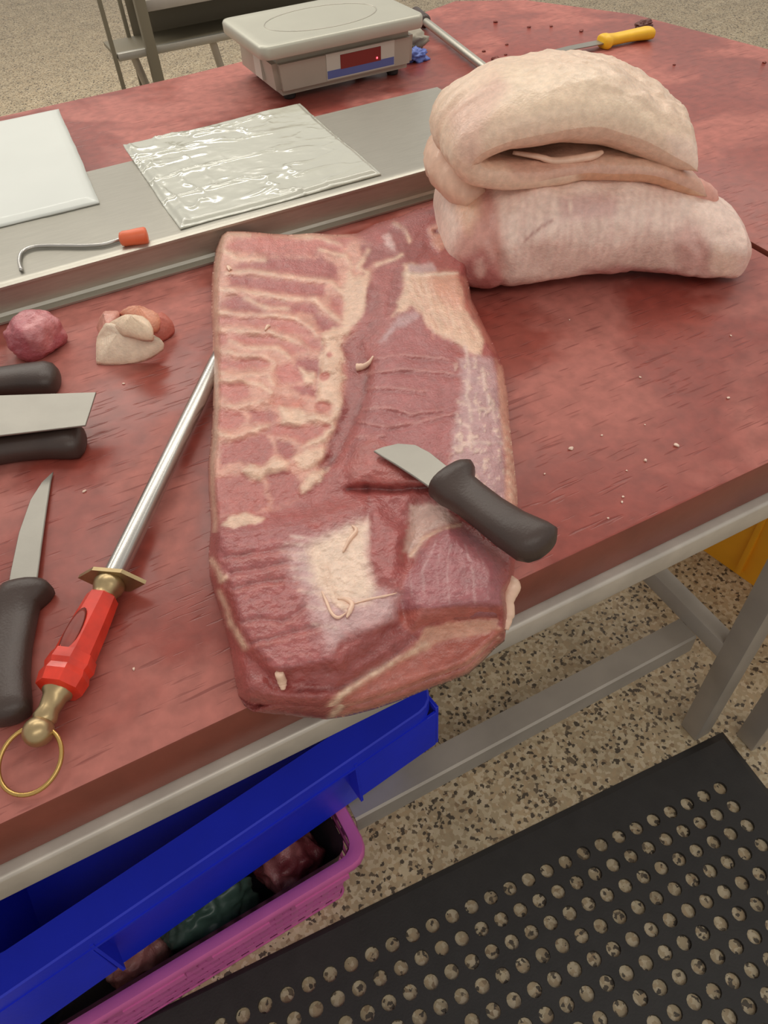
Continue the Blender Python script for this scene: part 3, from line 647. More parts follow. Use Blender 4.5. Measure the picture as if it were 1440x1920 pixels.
# loose tatter inside the fold, end curl of the lower layer and the flap at the back left
def hstrip(name, pts, rad, parent, mat=None, m=12, sq=1.):
    sp = smooth_path([hw(*p) for p in pts], 7); n = len(sp); rr = np.interp(np.linspace(0, 1, n), np.linspace(0, 1, len(rad)), rad)
    rr = rr*(1+.15*fbm(np.arange(n)*.6, len(pts)*2.3, 0, 2)); rings = np.array(tube_rings(sp, list(rr), m))
    c_ = rings.mean(1, keepdims=True); d_ = rings-c_; d_[..., 2] *= sq; o = loft(name, list(c_+d_), mat or FATC_M, None); under(o, parent); return o
PINKF = plain('pinkish_fat', (224, 162, 146), .42, 0, .14, 90, .35, 180, coat=.2)
PALEF = plain('pale_fat', (228, 190, 166), .45, 0, .1, 80, .3, 160, coat=.15)
hstrip('loose_flap', [(.055,.045,.140),(.08,.035,.138),(.10,.03,.134),(.135,.03,.136),(.15,.035,.138)], [.003,.004,.005,.006,.003], fold, PALEF, sq=.7)
hstrip('curled_end', [(.238,.045,.098),(.262,.030,.088),(.276,.032,.078),(.272,.05,.070)], [.010,.015,.014,.006], fold, PINKF)
hstrip('skin_fold', [(.01,.20,.08),(-.002,.16,.10),(-.004,.12,.104),(.004,.075,.098),(.016,.04,.094)], [.012,.028,.032,.026,.014], fold, PALEF)
hstrip('ragged_edge', [(.13,.255,.142),(.17,.25,.144),(.215,.235,.140),(.255,.20,.130),(.275,.15,.108)], [.006,.018,.020,.02,.008], fold, PINKF, sq=.7)

# ------------------------------------------------------------------ knives and steels
def place(o, a, b, z=None):                       # local x axis runs from point a to point b
    a, b = V3(a), V3(b); d = b-a; yaw = math.atan2(d.y, d.x); pit = -math.atan2(d.z, math.hypot(d.x, d.y))
    o.location = a; o.rotation_euler = (0, pit, yaw); return d.length
def handle_mesh(name, L, prof, mat, parent, x0=0., m=20, flat=.78):
    # prof: (t, half width, centre offset); lies on its side, sitting on z=0
    rings = []
    for t, hw_, off in prof:
        th_ = max(hw_*flat, .0015)
        rings.append([(x0+L*t, off+hw_*se(math.cos(q), .8), max(.0115+th_*se(math.sin(q), .8), 0.)) for q in np.linspace(0, 2*math.pi, m, endpoint=False)])
    return loft(name, rings, mat, parent, 60)
def blade_mesh(name, pts, thick, zc, mat, parent, z1=None):
    o = prism(name, pts, zc-thick/2, zc+thick/2, mat, parent, bev=thick*.3, seg=1); return o
KH = [(0,.004,.003),(.012,.010,.003),(.05,.0150,.003),(.12,.0165,.001),(.3,.0150,-.001),(.5,.0140,-.001),(.7,.0140,0),(.82,.0150,0),(.88,.0185,.003),(.93,.0195,.0045),(.97,.0180,.003),(.99,.0155,.001),(1,.011,.0)]
def boning_knife(label, a, b, hmat, Lh, blade, flip=1, gl=1., thick=1.0):
    o = empty('boning_knife'); place(o, a, b); tag(o, label, 'knife')
    handle_mesh('handle', Lh, [(t, w*gl, c*flip*gl) for t, w, c in KH], hmat, o, flat=.62*thick)
    blade_mesh('blade', [(Lh-.01+x, y*flip) for x, y in blade], .0022, .0105, BLADE, o)
    return o
BL = [(0,-.011),(.03,-.011),(.075,-.0095),(.115,-.004),(.137,.004),(.150,.0135),(.138,.0125),(.10,.0120),(.05,.0118),(0,.012)]
# knife lying on the slab, blade tip pressed into the cut
ka = at(1020, 1045, BT+.060); kb = at(830, 905, BT+.060)
dk_ = (kb-ka); dk_ /= np.linalg.norm(dk_); LK = float(np.linalg.norm(kb-ka))
SB = [(0,-.0125),(.02,-.0135),(.042,-.015),(.058,-.013),(.070,-.004),(.076,.008),(.078,.0165),(.05,.0145),(.03,.0135),(0,.013)]
k1 = boning_knife('black-handled knife lying across the pork slab', ka+np.array([0, 0, -.005]), kb+np.array([0, 0, -.008]), BLACK, LK, [(x*.96, -y) for x, y in SB][::-1], -1, 1.12, 1.2)
# knife at the left on the board
ka = at(14, 1372, BT+.010); kb = at(52, 1106, BT+.010); LK = float(np.linalg.norm(kb-ka))
k2 = boning_knife('black-handled boning knife with pointed blade beside the red-handled steel', at(14, 1372, BT), at(52, 1106, BT-.004), BLACK, LK, BL, -1, 1.1, 1.15)
# two more black handles at the left edge, their blades running out of the picture
h1 = boning_knife('black knife handle beside the pink trimming, behind the wide blade', at(119, 722, BT+.0), at(-30, 738, BT+.0), BLACK, .125, BL, 1, 1.3, 1.15)
h2 = boning_knife('black knife handle under the front edge of the wide blade', at(168, 836, BT+.0), at(-20, 860, BT+.0), BLACK, .125, BL, 1, 1.25, 1.15)
def outline_plate(name, px, z0, z1, mat, parent=None, bev=.0004):
    P = [at(x, y, z1) for x, y in px]; return prism(name, P, z0, z1, mat, parent, bev=bev, seg=1)
cl = empty('cleaver', V3(at(60, 770, BT+.024))); tag(cl, 'wide flat steel blade with slanted end resting across two black handles', 'knife')
o = outline_plate('blade', [(180,735),(160,797),(0,816),(-120,832),(-180,836),(-180,744),(-60,742),(0,741)], BT+.0302, BT+.0322, BLADE, None); under(o, cl)
ce = at(-180, 790, BT+.024); cd = at(-300, 796, BT+.024)
o = loft('handle', tube_rings([ce+(cd-ce)*t for t in (0, .02, .1, .5, .9, 1)], [.008, .012, .013, .012, .014, .008], 14), BLACK); under(o, cl)

# honing steel with red faceted handle
hs = empty('honing_steel'); g0 = at(214, 1084, BT+.014); g1 = at(398, 706, BT+.010)
g0[2] = BT+.016; g1[2] = BT+.012
e0 = at(105, 1310, BT+.014); tag(hs, 'sharpening steel with red faceted handle, cross guard and brass ring', 'honing steel')
hs.location = V3(g0); dv_ = g1-g0; rodL = float(np.linalg.norm(dv_)); hs.rotation_euler = (0, 0, math.atan2(dv_[1], dv_[0]))
rodL += .035
loft('rod', tube_rings([(0,0,0),(.004,0,0),(rodL-.02,0,-.001),(rodL-.004,0,-.001),(rodL,0,-.001)], [.0085,.0088,.0082,.0075,.005], 22), CHROME, hs, 60)
# handle bends a little against the rod in the picture, so use its own axis
lh = float(np.linalg.norm(e0-g0)); hd = (e0-g0)/lh; la = math.atan2(hd[1], hd[0])-hs.rotation_euler.z
hx_, hy_ = math.cos(la), math.sin(la)
def hp_(t, s=0., z=0.): return (hx_*t-hy_*s, hy_*t+hx_*s, z)
def hring(t, r, m=8, ph=math.pi/8, sq=1.): return [hp_(t, r*math.cos(q+ph), r*sq*math.sin(q+ph)) for q in np.linspace(0, 2*math.pi, m, endpoint=False)]
# cross guard: flat diamond plate standing across the rod
gp = [(-.0285,0),(-.012,.0125),(.012,.0125),(.0285,0),(.012,-.0125),(-.012,-.0125)]
vs_ = [hp_(t, a, b) for t in (.001, .0045) for a, b in gp]; n6 = 6
pydata('guard', vs_, [tuple(range(6))[::-1], tuple(range(6, 12))]+[(i, (i+1) % 6, 6+(i+1) % 6, 6+i) for i in range(6)], BRASSY, hs, False)
loft('ferrule', [hring(t, r, 20, 0) for t, r in ((.004,.0105),(.008,.0125),(.013,.0115),(.017,.0095),(.021,.0098))], BRASSY, hs, 60)
L1 = lh-.012
hd_o = loft('handle', [hring(t, r) for t, r in ((.019,.009),(.022,.0125),(.04,.0138),(.019+.35*L1,.0146),(.019+.6*L1,.0155),(L1-.02,.0168),(L1-.012,.0180),(L1-.008,.0165),(L1-.003,.0180),(L1+.006,.0165),(L1+.008,.010))], REDPL, hs, 20)
loft('dark_inset', [[hp_(.062+.022*math.cos(q)*k, -.002+.006*math.sin(q)*k, .0140+.0012*(1-k)) for q in np.linspace(0, 6.283, 20, endpoint=False)] for k in (1., .8, .05)], REDDARK, hd_o)
loft('end_cap', [hring(t, r, 20, 0) for t, r in ((L1+.004,.0105),(L1+.009,.0108),(L1+.012,.0085),(L1+.022,.0072),(L1+.028,.0085),(L1+.031,.007))], BRASSY, hs, 60)
bc = L1+.038; loft('ball', [hring(bc-.0105*math.cos(q), max(.0105*math.sin(q), .0006), 20, 0) for q in np.linspace(0, math.pi, 14)], BRASSY, hs)
rc = np.array(hp_(bc+.0175, 0, -.006)); rr_ = .0215
rg = [rc+np.array([hx_*rr_*math.cos(q)-hy_*rr_*math.sin(q), hy_*rr_*math.cos(q)+hx_*rr_*math.sin(q), .006*math.cos(q)*-1]) for q in np.linspace(0, 2*math.pi, 40, endpoint=False)]
rings = tube_rings(rg+[rg[0]], .0016, 10); loft('ring', rings, plain('brass_ring', (196, 160, 96), .28, .9, .1, 60), hs, None, False)

# yellow-handled knife and steel rod on the rear boards
yk = boning_knife('yellow-handled knife lying on the far red board', at(1221, 72, BT), at(1117, 92, BT), YELLOW, .118, BL, 1, .95, 1.15)
rod = empty('steel_rod'); ra = at(797, 40, BT+.0142); rb_ = at(919, 135, BT+.009); tag(rod, 'thin grey steel rod with dark grip lying between the scale and the pork', 'honing steel')
rod.location = V3(ra)
under(loft('rod', tube_rings([ra+(rb_-ra)*t for t in (0, .02, .5, .97, .99, 1)], [.007,.0078,.0078,.0076,.0065,.004], 16), STEEL), rod)
rg2 = ra-(rb_-ra)/np.linalg.norm(rb_-ra)*.06
under(loft('grip', tube_rings([ra+(rg2-ra)*t for t in (-.08, 0, .1, .5, .95, 1)], [.009,.013,.0135,.013,.014,.008], 16), BLACK), rod)

# ------------------------------------------------------------------ steel plate bridging the two boards
pl = empty('steel_tray_shelf', (.2, 1.0, BT)); tag(pl, 'raised stainless steel shelf strip with folded front lip across the red boards', 'shelf')
prof = [(.896,.9005),(.896,.903),(.909,.903),(.912,.906),(.912,.9335),(.906,.9365),(.906,.9392),(.910,.941),(.920,.9402),(.926,.9385),(1.178,.9385),(1.180,.9375),(1.180,.9005),(1.177,.9005),(1.177,.935),(.925,.935),(.918,.932),(.918,.9005)]
bm = bmesh.new(); xs = (-1.25, .685); rs = [[bm.verts.new((x, y, z)) for y, z in prof] for x in xs]
for i in range(len(prof)): j = (i+1) % len(prof); bm.faces.new((rs[0][i], rs[0][j], rs[1][j], rs[1][i]))
bm.faces.new(rs[0]); bm.faces.new(rs[1])
under(from_bm('plate', bm, STEEL, None, True, 30), pl)
PZ = .9385
# white sheets, clear bags
def sheet(name, corners, z0, thick, mat, label, cat, wr, nxy=(60, 60), group=None, sag=.0):
    a, b, c, d = [np.array(p[:2]) for p in corners]                     # rear-left, rear-right, front-right, front-left
    n, m = nxy; s, t_ = np.meshgrid(np.linspace(0, 1, n), np.linspace(0, 1, m), indexing='ij')
    XY = (a*((1-s)*(1-t_))[..., None]+b*(s*(1-t_))[..., None]+c*(s*t_)[..., None]+d*((1-s)*t_)[..., None])
    ed = np.minimum(np.minimum(s, 1-s), np.minimum(t_, 1-t_)); zt = z0+thick*np.clip(ed/.03, .35, 1)+wr(XY[..., 0], XY[..., 1], s, t_)
    XY = XY+.0025*np.stack([fbm(XY[..., 1]*14, XY[..., 0]*14, 2.), fbm(XY[..., 1]*14, XY[..., 0]*14, 5.)], -1)
    zb = np.full_like(zt, z0); zt = np.maximum(zt, zb+.0006)
    v = np.vstack([np.dstack([XY, zt]).reshape(-1, 3), np.dstack([XY, zb]).reshape(-1, 3)]); N1 = n*m
    f1 = np.array(grid_faces(n, m)); rg_ = [i*m for i in range(n)]+[(n-1)*m+j for j in range(1, m)]+[i*m+m-1 for i in range(n-2, -1, -1)]+[j for j in range(m-2, 0, -1)]
    ri = np.array(rg_); rn = np.roll(ri, -1)
    me = mesh_np(name, v, np.concatenate([f1, f1[:, ::-1]+N1, np.stack([ri, rn, rn+N1, ri+N1], 1)]))
    bm = bmesh.new(); bm.from_mesh(me); bmesh.ops.recalc_face_normals(bm, faces=bm.faces); bm.to_mesh(me); bm.free()
    o = link(name, me, mat); tag(o, label, cat, group); return o
sheet('white_film_sheets', [(-.26,1.47),(.113,1.455),(.094,1.062),(-.26,1.072)], PZ+.0003, .006, PAPER, 'stack of plain white film sheets on the steel shelf', 'film sheets',
      lambda x, y, s, t: .0015*fbm(x*9, y*9, 1.)+.006*np.exp(-((1-s)**2+(t-0)**2)*30)*0)
def crinkle(x, y, s, t):
    r = np.abs(fbm(x*16+3*fbm(x*5, y*5, 1.), y*30, 3., 3)); q = np.abs(fbm(x*30, y*18, 7., 3))
    return .0022*(1-np.clip(r*4, 0, 1))**2*(1-.75*sstep(.55, .9, s))+.0016*(1-np.clip(q*4, 0, 1))**2*sstep(.5, .1, s)+.003*fbm(x*7, y*7, 2.)+.0005*fbm(x*60, y*60, 4.)
sheet('clear_plastic_bags', [(.170,1.235),(.463,1.240),(.452,.928),(.166,.928)], PZ+.0003, .006, FILM, 'stack of crinkled glossy plastic bags on the steel shelf', 'plastic bags', crinkle, (170, 190))
# meat hook with orange grip
hk = empty('meat_hook', V3(at(225, 448, PZ+.006))); tag(hk, 'bent wire hook with short orange grip on the steel shelf', 'hook')
wp = [at(x, y, PZ+.0028) for x, y in ((40,507),(36,488),(42,472),(62,463),(90,461),(125,461),(160,461),(195,458),(228,448))]
under(loft('wire', tube_rings(smooth_path(wp, 6), .0024, 10), CHROME), hk)
ga, gb = at(224, 449, PZ+.0095), at(277, 441, PZ+.0095)
under(loft('grip', tube_rings([ga+(gb-ga)*t for t in (0,.04,.15,.4,.7,.92,.98,1)], [.004,.0075,.0092,.0092,.0100,.0102,.009,.005], 16), ORANGEH), hk)

# ------------------------------------------------------------------ weighing scale
sc = empty('weighing_scale', (.60, 1.45, BT)); tag(sc, 'grey electronic weighing scale with steel pan and red display', 'scale')
def scp(o): return under(o, sc)
bm = bmesh.new()
x0, x1, yf, yb = .472, .742, 1.362, 1.56
lower = [(x0, yf, BT+.012), (x1, yf, BT+.012), (x1, yb, BT+.012), (x0, yb, BT+.012)]
upperv = [(x0-.006, yf-.006, BT+.075), (x1+.002, yf-.006, BT+.075), (x1, yb-.02, BT+.075), (x0-.004, yb-.02, BT+.075)]
vs = [bm.verts.new(p) for p in lower+upperv]
bm.faces.new(vs[:4]); bm.faces.new(vs[4:])
for i in range(4): bm.faces.new((vs[i], vs[(i+1) % 4], vs[4+(i+1) % 4], vs[4+i]))
bmesh.ops.bevel(bm, geom=bm.edges[:], offset=.010, segments=4, affect='EDGES'); body = scp(from_bm('casing', bm, SHELL, None, True, 40))
for x in (x0+.03, x1-.03):
    for y in (yf+.03, yb-.03): scp(loft('foot', [[(x+r*math.cos(q), y+r*math.sin(q), z) for q in np.linspace(0, 6.283, 16, endpoint=False)] for r, z in ((.010, BT), (.011, BT+.003), (.011, BT+.014))], RUBBER))
# neck under the pan and the pan itself (rounded rectangle with downturned rim)
scp(box('pan_support', (x0+.03, yf+.02, BT+.07), (x1-.03, yb-.04, BT+.093), RUBBER, bev=.004))
def rrect(cx, cy_, hx2, hy2, r, z, k=7):
    out = []
    for sx, sy_, a0 in ((1,1,0),(-1,1,90),(-1,-1,180),(1,-1,270)):
        for a in np.linspace(0, 90, k): q = math.radians(a0+a); out.append((cx+sx*(hx2-r)+r*math.cos(q), cy_+sy_*(hy2-r)+r*math.sin(q), z))
    return out
pc = ((.440+.750)/2, (1.328+1.54)/2); hx2, hy2 = (.750-.440)/2, (1.54-1.328)/2
pan = [rrect(*pc, hx2-.001, hy2-.001, .018, BT+.083), rrect(*pc, hx2, hy2, .018, BT+.086), rrect(*pc, hx2, hy2, .018, BT+.099), rrect(*pc, hx2-.002, hy2-.002, .017, BT+.1025), rrect(*pc, hx2-.006, hy2-.006, .014, BT+.1035),
       rrect(*pc, hx2-.02, hy2-.02, .01, BT+.1025), rrect(*pc, hx2-.075, hy2-.045, .03, BT+.1022), rrect(*pc, .03, .02, .015, BT+.1022)]
pano = scp(loft('pan', pan, TRAY, None, 50))
el = [(pc[0]+.105*math.cos(q), pc[1]+.068*math.sin(q), BT+.1023) for q in np.linspace(0, 2*math.pi, 61)]
scp(loft('pan_groove', tube_rings(el, .0011, 6), STEEL, None, None, False))
# front panel
fy = lambda z: yf-.0062*((z-BT-.012)/.063)-.0004
def fpanel(name, xa, xb, za, zb, mat, proud=.0012):
    v = [(xa, fy(za)-proud, za), (xb, fy(za)-proud, za), (xb, fy(zb)-proud, zb), (xa, fy(zb)-proud, zb), (xa, fy(za)+.004, za), (xb, fy(za)+.004, za), (xb, fy(zb)+.004, zb), (xa, fy(zb)+.004, zb)]
    return scp(pydata(name, v, [(0,1,2,3),(4,7,6,5),(0,4,5,1),(1,5,6,2),(2,6,7,3),(3,7,4,0)], mat, None, False))
fpanel('label_plate', .565, .700, BT+.024, BT+.066, LABELGREY, .0008)
fpanel('blue_stripe', .566, .699, BT+.026, BT+.039, LABELBLUE, .0013)
fpanel('display_window', .592, .672, BT+.038, BT+.061, DISPLAY, .0018)
scp(loft('indicator_dot', [[(.664+r*math.cos(q), fy(BT+.0435)-.002-dz, BT+.0435+r*math.sin(q)) for q in np.linspace(0, 6.283, 14, endpoint=False)] for r, dz in ((.0018, 0), (.0014, .0008), (.0003, .001))], LED))
scp(box('warning_sticker', (x0-.0068, 1.42, BT+.028), (x0-.0015, 1.455, BT+.062), LABELGREY, bev=0))
# blue film scrap and grey cloth beside the scale
def crumple(name, c, size, mat, label, cat, seed, sub=4, amp=.35, flat=True, group=None, sq=None):
    bm = bmesh.new(); bmesh.ops.create_icosphere(bm, subdivisions=sub, radius=1)
    P = np.array([v.co[:] for v in bm.verts]); n = fbm(P[:, 0]*1.6+seed, P[:, 1]*1.6, P[:, 2]*1.6, 3); r = 1+amp*1.6*n-amp*.8*np.abs(fbm(P[:, 0]*3+seed, P[:, 1]*3, P[:, 2]*3, 2))
    P = P*r[:, None]*np.array(size); P[:, 2] -= P[:, 2].min()
    fl_ = np.quantile(P[:, 2], .12); P[:, 2] = np.maximum(P[:, 2]-fl_, 0)
    for v, p in zip(bm.verts, P): v.co = p
    o = from_bm(name, bm, mat, None, True); o.location = V3(c); tag(o, label, cat, group); return o, P
crumple('blue_film_scrap', (.785, 1.43, BT), (.026, .020, .014), BLUETHIN, 'crumpled scrap of blue film against the scale', 'film scrap', 3, 4, .6)
crumple('grey_cloth', (.80, 1.50, BT), (.035, .04, .02), plain('grey_cloth', (150, 142, 128), .8, 0, .1, 60), 'bunched grey cloth tucked beside the scale', 'cloth', 11, 4, .5)

# ------------------------------------------------------------------ trimmings and crumbs
def lump(name, c, size, base, alt, label, seed, rot=0, group=None, cat='meat', sub=5, amp=.3, mat=None, ns_=2.):
    bm = bmesh.new(); bmesh.ops.create_icosphere(bm, subdivisions=sub, radius=1)
    P = np.array([v.co[:] for v in bm.verts]); n = fbm(P[:, 0]*1.3+seed, P[:, 1]*1.3, P[:, 2]*1.3, 2)
    rdg = 1-np.abs(fbm(P[:, 0]*ns_+seed*2, P[:, 1]*ns_, P[:, 2]*ns_, 2))*2.2; r = 1+amp*n+amp*.5*rdg+.04*fbm(P[:, 0]*9+seed, P[:, 1]*9, P[:, 2]*9, 2)
    P = P*r[:, None]*np.array(size); P[:, 2] -= np.quantile(P[:, 2], .18); P[:, 2] = np.maximum(P[:, 2], 0)
    for v, p in zip(bm.verts, P): v.co = p
    o = from_bm(name, bm, mat or MEAT, None, True); o.location = V3(c); o.rotation_euler.z = rot
    k = sstep(-.1, .35, fbm(P[:, 0]/size[0]*1.5+seed, P[:, 1]/size[0]*1.5, P[:, 2]/size[0]*1.5, 3))[:, None]
    set_col(o.data, lin(base)*(1-k)+lin(alt)*k)
    if label: tag(o, label, cat, group)
    return o
lump('pork_trimming', at(78, 655, BT), (.031, .025, .026), (178, 92, 100), (206, 132, 134), 'small pink lump of trimmed pork beside the black handle', 5, .3, amp=.22, ns_=1.1)
ft = empty('pork_fat_trimming', V3(at(240, 660, BT))); tag(ft, 'folded white fat trimming with pink scraps on the red board', 'meat')
def leaf(name, px, z0s, thick, base, seed, parent=ft):
    # a curled flat piece of fat: outline in pixels, heights above the board per corner
    A = [at(x, y, BT+z) for (x, y), z in zip(px, z0s)]; c = np.mean(A, axis=0); c[2] += .006
    n = len(A); A = smooth_path(A+[A[0]], 6)[:-1]; m = len(A)
    rings = []; 
    for k, dz in ((1., -thick/2), (1.03, 0), (1., thick/2), (.75, thick/2+.002), (.4, thick/2+.004), (.05, thick/2+.005)):
        rings.append([c+(p-c)*k*(1+.05*fbm(i*.5, k*3+seed, 0, 2) if k > .5 else 1)*np.array([1, 1, 1])+np.array([0, 0, dz+.0015*fbm(i*.7, k*5, seed, 2)]) for i, p in enumerate(A)])
    for r in rings:
        for p in r: p[2] = max(p[2], BT+.0002)
    o = loft(name, rings, FAT); V_ = verts(o.data); nse = fbm(V_[:, 0]*90+seed, V_[:, 1]*90, V_[:, 2]*90, 3)[:, None]
    set_col(o.data, np.clip(lin(base)*(1+.14*nse), 0, 1)); return under(o, parent)
leaf('fat_leaf', [(184,640),(200,612),(240,618),(285,630),(303,651),(250,678),(192,684),(181,670)], [.010,.030,.034,.026,.014,.003,.0,.003], .008, (238, 214, 190), 1)
leaf('fat_leaf', [(205,612),(240,596),(275,602),(286,622),(278,634),(236,626)], [.030,.040,.040,.036,.032,.034], .008, (236, 208, 180), 2)
leaf('pink_scrap', [(183,620),(196,592),(225,590),(210,612),(196,640)], [.008,.018,.022,.026,.012], .008, (214, 150, 134), 3)
leaf('pink_scrap', [(226,592),(245,582),(285,588),(300,600),(286,618),(255,602)], [.022,.026,.026,.022,.02,.026], .009, (226, 156, 128), 4)
leaf('pink_scrap', [(286,600),(305,592),(326,612),(312,632),(290,640),(284,622)], [.018,.016,.008,.004,.004,.016], .009, (200, 116, 102), 5)
CR = plain('crumb_of_fat', (236, 208, 190), .5); CRD = plain('dark_meat_bit', (132, 64, 54), .5)
for i, (x, y, s, dark) in enumerate(((1070,842,5,0),(1210,864,4,0),(1268,836,5,0),(1168,932,2.6,0),(1166,942,2.8,0),(1200,708,3,0),(1128,817,2.6,0),(1209,797,2,0),(1175,883,2,0),(1365,747,3.4,0),(1021,889,2.2,0),(1370,630,2.4,0),
                                     (1140,972,2.2,0),(1068,600,2,0),(251,1255,3,0),(232,720,3,0),(158,922,3.5,0))):
    o, _ = crumple('fat_crumb', at(x, y, BT), (s*.00055, s*.0004, s*.0003), CR, 'tiny white crumb of fat on the bare red board', 'crumb', i*1.7, 2, .4, group='fat crumbs on the board')
    o.rotation_euler.z = i
for i, (x, y, s) in enumerate(((928,112,9),(907,97,5),(948,103,4),(929,42,6),(950,84,4),(992,52,5),(1033,50,4),(1090,59,5),(1264,122,3),(1433,118,4))):
    o, _ = crumple('dark_meat_bit', at(x, y, BT), (s*.0009, s*.0008, s*.0004), CRD, 'small dark bit of meat on the rear red boards', 'meat bit', i*2.3, 3, .4, group='dark bits on the rear boards')
o, _ = crumple('dark_scrap', at(1205, 52, BT), (.022, .014, .008), DARKRED, 'flat dark scrap behind the yellow-handled knife', 'scrap', 9, 4, .4)

# ------------------------------------------------------------------ under the table: blue tote, pink crate, amber crate
def tote(name, label, cr, ang, L, D, z0, z1, taper, mat):
    # cr: world xy of the front right corner of the rim; x runs left along the long side, y runs backwards
    o = empty(name, (cr[0], cr[1], z0), ang); tag(o, label, 'crate')
    H = z1-z0; t = .004; ro = .016
    def ring(ox, z, r=.03): # rounded rectangle inset by ox from the rim outline
        return [(p[0], p[1], z) for p in rrect(-L/2, D/2, L/2-ox, D/2-ox, max(r-ox*.4, .008), z, 5)]
    rings = [ring(ro+taper, 0.0005), ring(ro, H-.004), ring(ro+t, H-.004), ring(ro+taper+t, .005)]
    n, m = 4, len(rings[0]); vs = [p for r in rings for p in r]; fs = grid_faces(n, m, True)+[tuple(range(m))[::-1], tuple(range(3*m, 4*m))]
    pydata('body', vs, fs, mat, o, True, 35)
    rr = [ring(ro-.0005, H-.03), ring(0, H-.03), ring(0, H-.002), ring(.002, H), ring(ro+.026, H), ring(ro+.028, H-.004), ring(ro-.0005, H-.006)]
    vs = [p for r in rr for p in r]; fs = grid_faces(len(rr), m, True); pydata('rim', vs, fs, mat, o, True, 35)
    return o, ring, H
a_ = at(822, 1312, .48); b2 = at(0, 1872, .48); ang = math.atan2(a_[1]-b2[1], a_[0]-b2[0])
bt_, ring, H = tote('plastic_tote', 'deep blue plastic tote resting on the lower rail of the table', a_, ang, .62, .40, .2565, .48, .022, BLUE)
# deep corner skirt at the right end of the front side, and ribs
def skirt(xa, xb, zt, zb):
    prism_pts = [(xa, -.001), (xb, -.001), (xb, .004), (xa, .004)]
    o = prism('corner_skirt', prism_pts, zb, zt, BLUE, bt_, bev=.001, seg=1)
skirt(-.135, -.004, H-.03, H-.125); skirt(-.616, -.49, H-.03, H-.125)
for xx in (-.136, -.489): prism('rib', [(xx, -.001), (xx+.004, -.001), (xx+.004, .03), (xx, .03)], H-.14, H-.02, BLUE, bt_)
prism('corner_skirt', [(-.004, .0), (.001, .0), (.001, .12), (-.004, .12)], H-.125, H-.02, BLUE, bt_, bev=.001, seg=1)
prism('rim_ridge', [(-.60, -.0015), (-.02, -.0015), (-.02, .0015), (-.60, .0015)], H-.032, H-.028, BLUE, bt_)
prism('wall_ridge', [(-.58, .0165), (-.14, .0165), (-.14, .024), (-.58, .024)], H-.066, H-.061, BLUE, bt_)

pk_ = at(697, 1602, .254); pl_ = at(170, 1922, .254); pang = math.atan2(pk_[1]-pl_[1], pk_[0]-pl_[0])
pc_ = empty('perforated_crate', (pk_[0], pk_[1], 0), pang); tag(pc_, 'pink perforated plastic crate lined with black bags below the blue tote', 'crate')
PL, PD, PHH, ro, tp = .58, .36, .254, .014, .030
def pring(ox, z, r=.03): return rrect(-PL/2, PD/2, PL/2-ox, PD/2-ox, max(r-ox*.4, .008), z, 5)
rr = [pring(ro, PHH-.022), pring(.002, PHH-.022), pring(0, PHH-.018), pring(0, PHH-.004), pring(.002, PHH), pring(ro-.002, PHH), pring(ro+.004, PHH-.004), pring(ro+.004, PHH-.03), pring(ro, PHH-.03)]
m = len(rr[0]); pydata('rim', [p for r in rr for p in r], grid_faces(len(rr), m, True)+[((len(rr)-1)*m+i, (len(rr)-1)*m+(i+1) % m, (i+1) % m, i) for i in range(m)], PINK, pc_, True, 35)
r2 = [pring(ro+tp, .001), pring(ro+tp*.93, .012), pring(ro+tp*.93+.003, .012), pring(ro+tp+.003, .004)]
pydata('base', [p for r in r2 for p in r], grid_faces(4, m, True)+[tuple(range(m))[::-1], tuple(range(3*m, 4*m))], PINK, pc_, True, 35)
def wall_lattice(axis, n):
    # bars of a perforated wall between the base and the rim
    for k in range(n+1):
        t = k/n
        if axis == 'front': a = (-PL+ro+tp+.02+(PL-2*ro-2*tp-.04)*t, ro+tp, .008); b = (-PL+ro+.02+(PL-2*ro-.04)*t, ro+.001, PHH-.026)
        elif axis == 'right': a = (-ro-tp, ro+tp+.02+(PD-2*ro-2*tp-.04)*t, .008); b = (-ro-.001, ro+.02+(PD-2*ro-.04)*t, PHH-.026)
        w = .006; d = (w, 0, 0) if axis == 'front' else (0, w, 0); th_ = (0, .003, 0) if axis == 'front' else (-.003, 0, 0)
        A, B, D_, T_ = map(np.array, (a, b, d, th_))
        v = [A-D_, A+D_, B+D_, B-D_, A-D_+T_, A+D_+T_, B+D_+T_, B-D_+T_]
        pydata('wall_bar', v, [(0,1,2,3),(4,7,6,5),(0,4,5,1),(1,5,6,2),(2,6,7,3),(3,7,4,0)], PINK, pc_, False)
    for z in (.05, .09, .13, .17, .21):
        o_ = ro+tp*(1-z/PHH)
        if axis == 'front': lo, hi = (-PL+o_+.015, o_-.001, z-.007), (-o_-.015, o_+.003, z+.007)
        else: lo, hi = (-o_-.003, o_+.015, z-.007), (-o_+.001, PD-o_-.015, z+.007)
        box('wall_bar', lo, hi, PINK, pc_, bev=0)
wall_lattice('front', 18); wall_lattice('right', 11)
for k in range(5): prism('rim_tab', [(-.04-k*.125, -.002), (-.125-k*.125, -.002), (-.125-k*.125, .006), (-.04-k*.125, .006)], PHH-.034, PHH-.019, PINK, pc_)
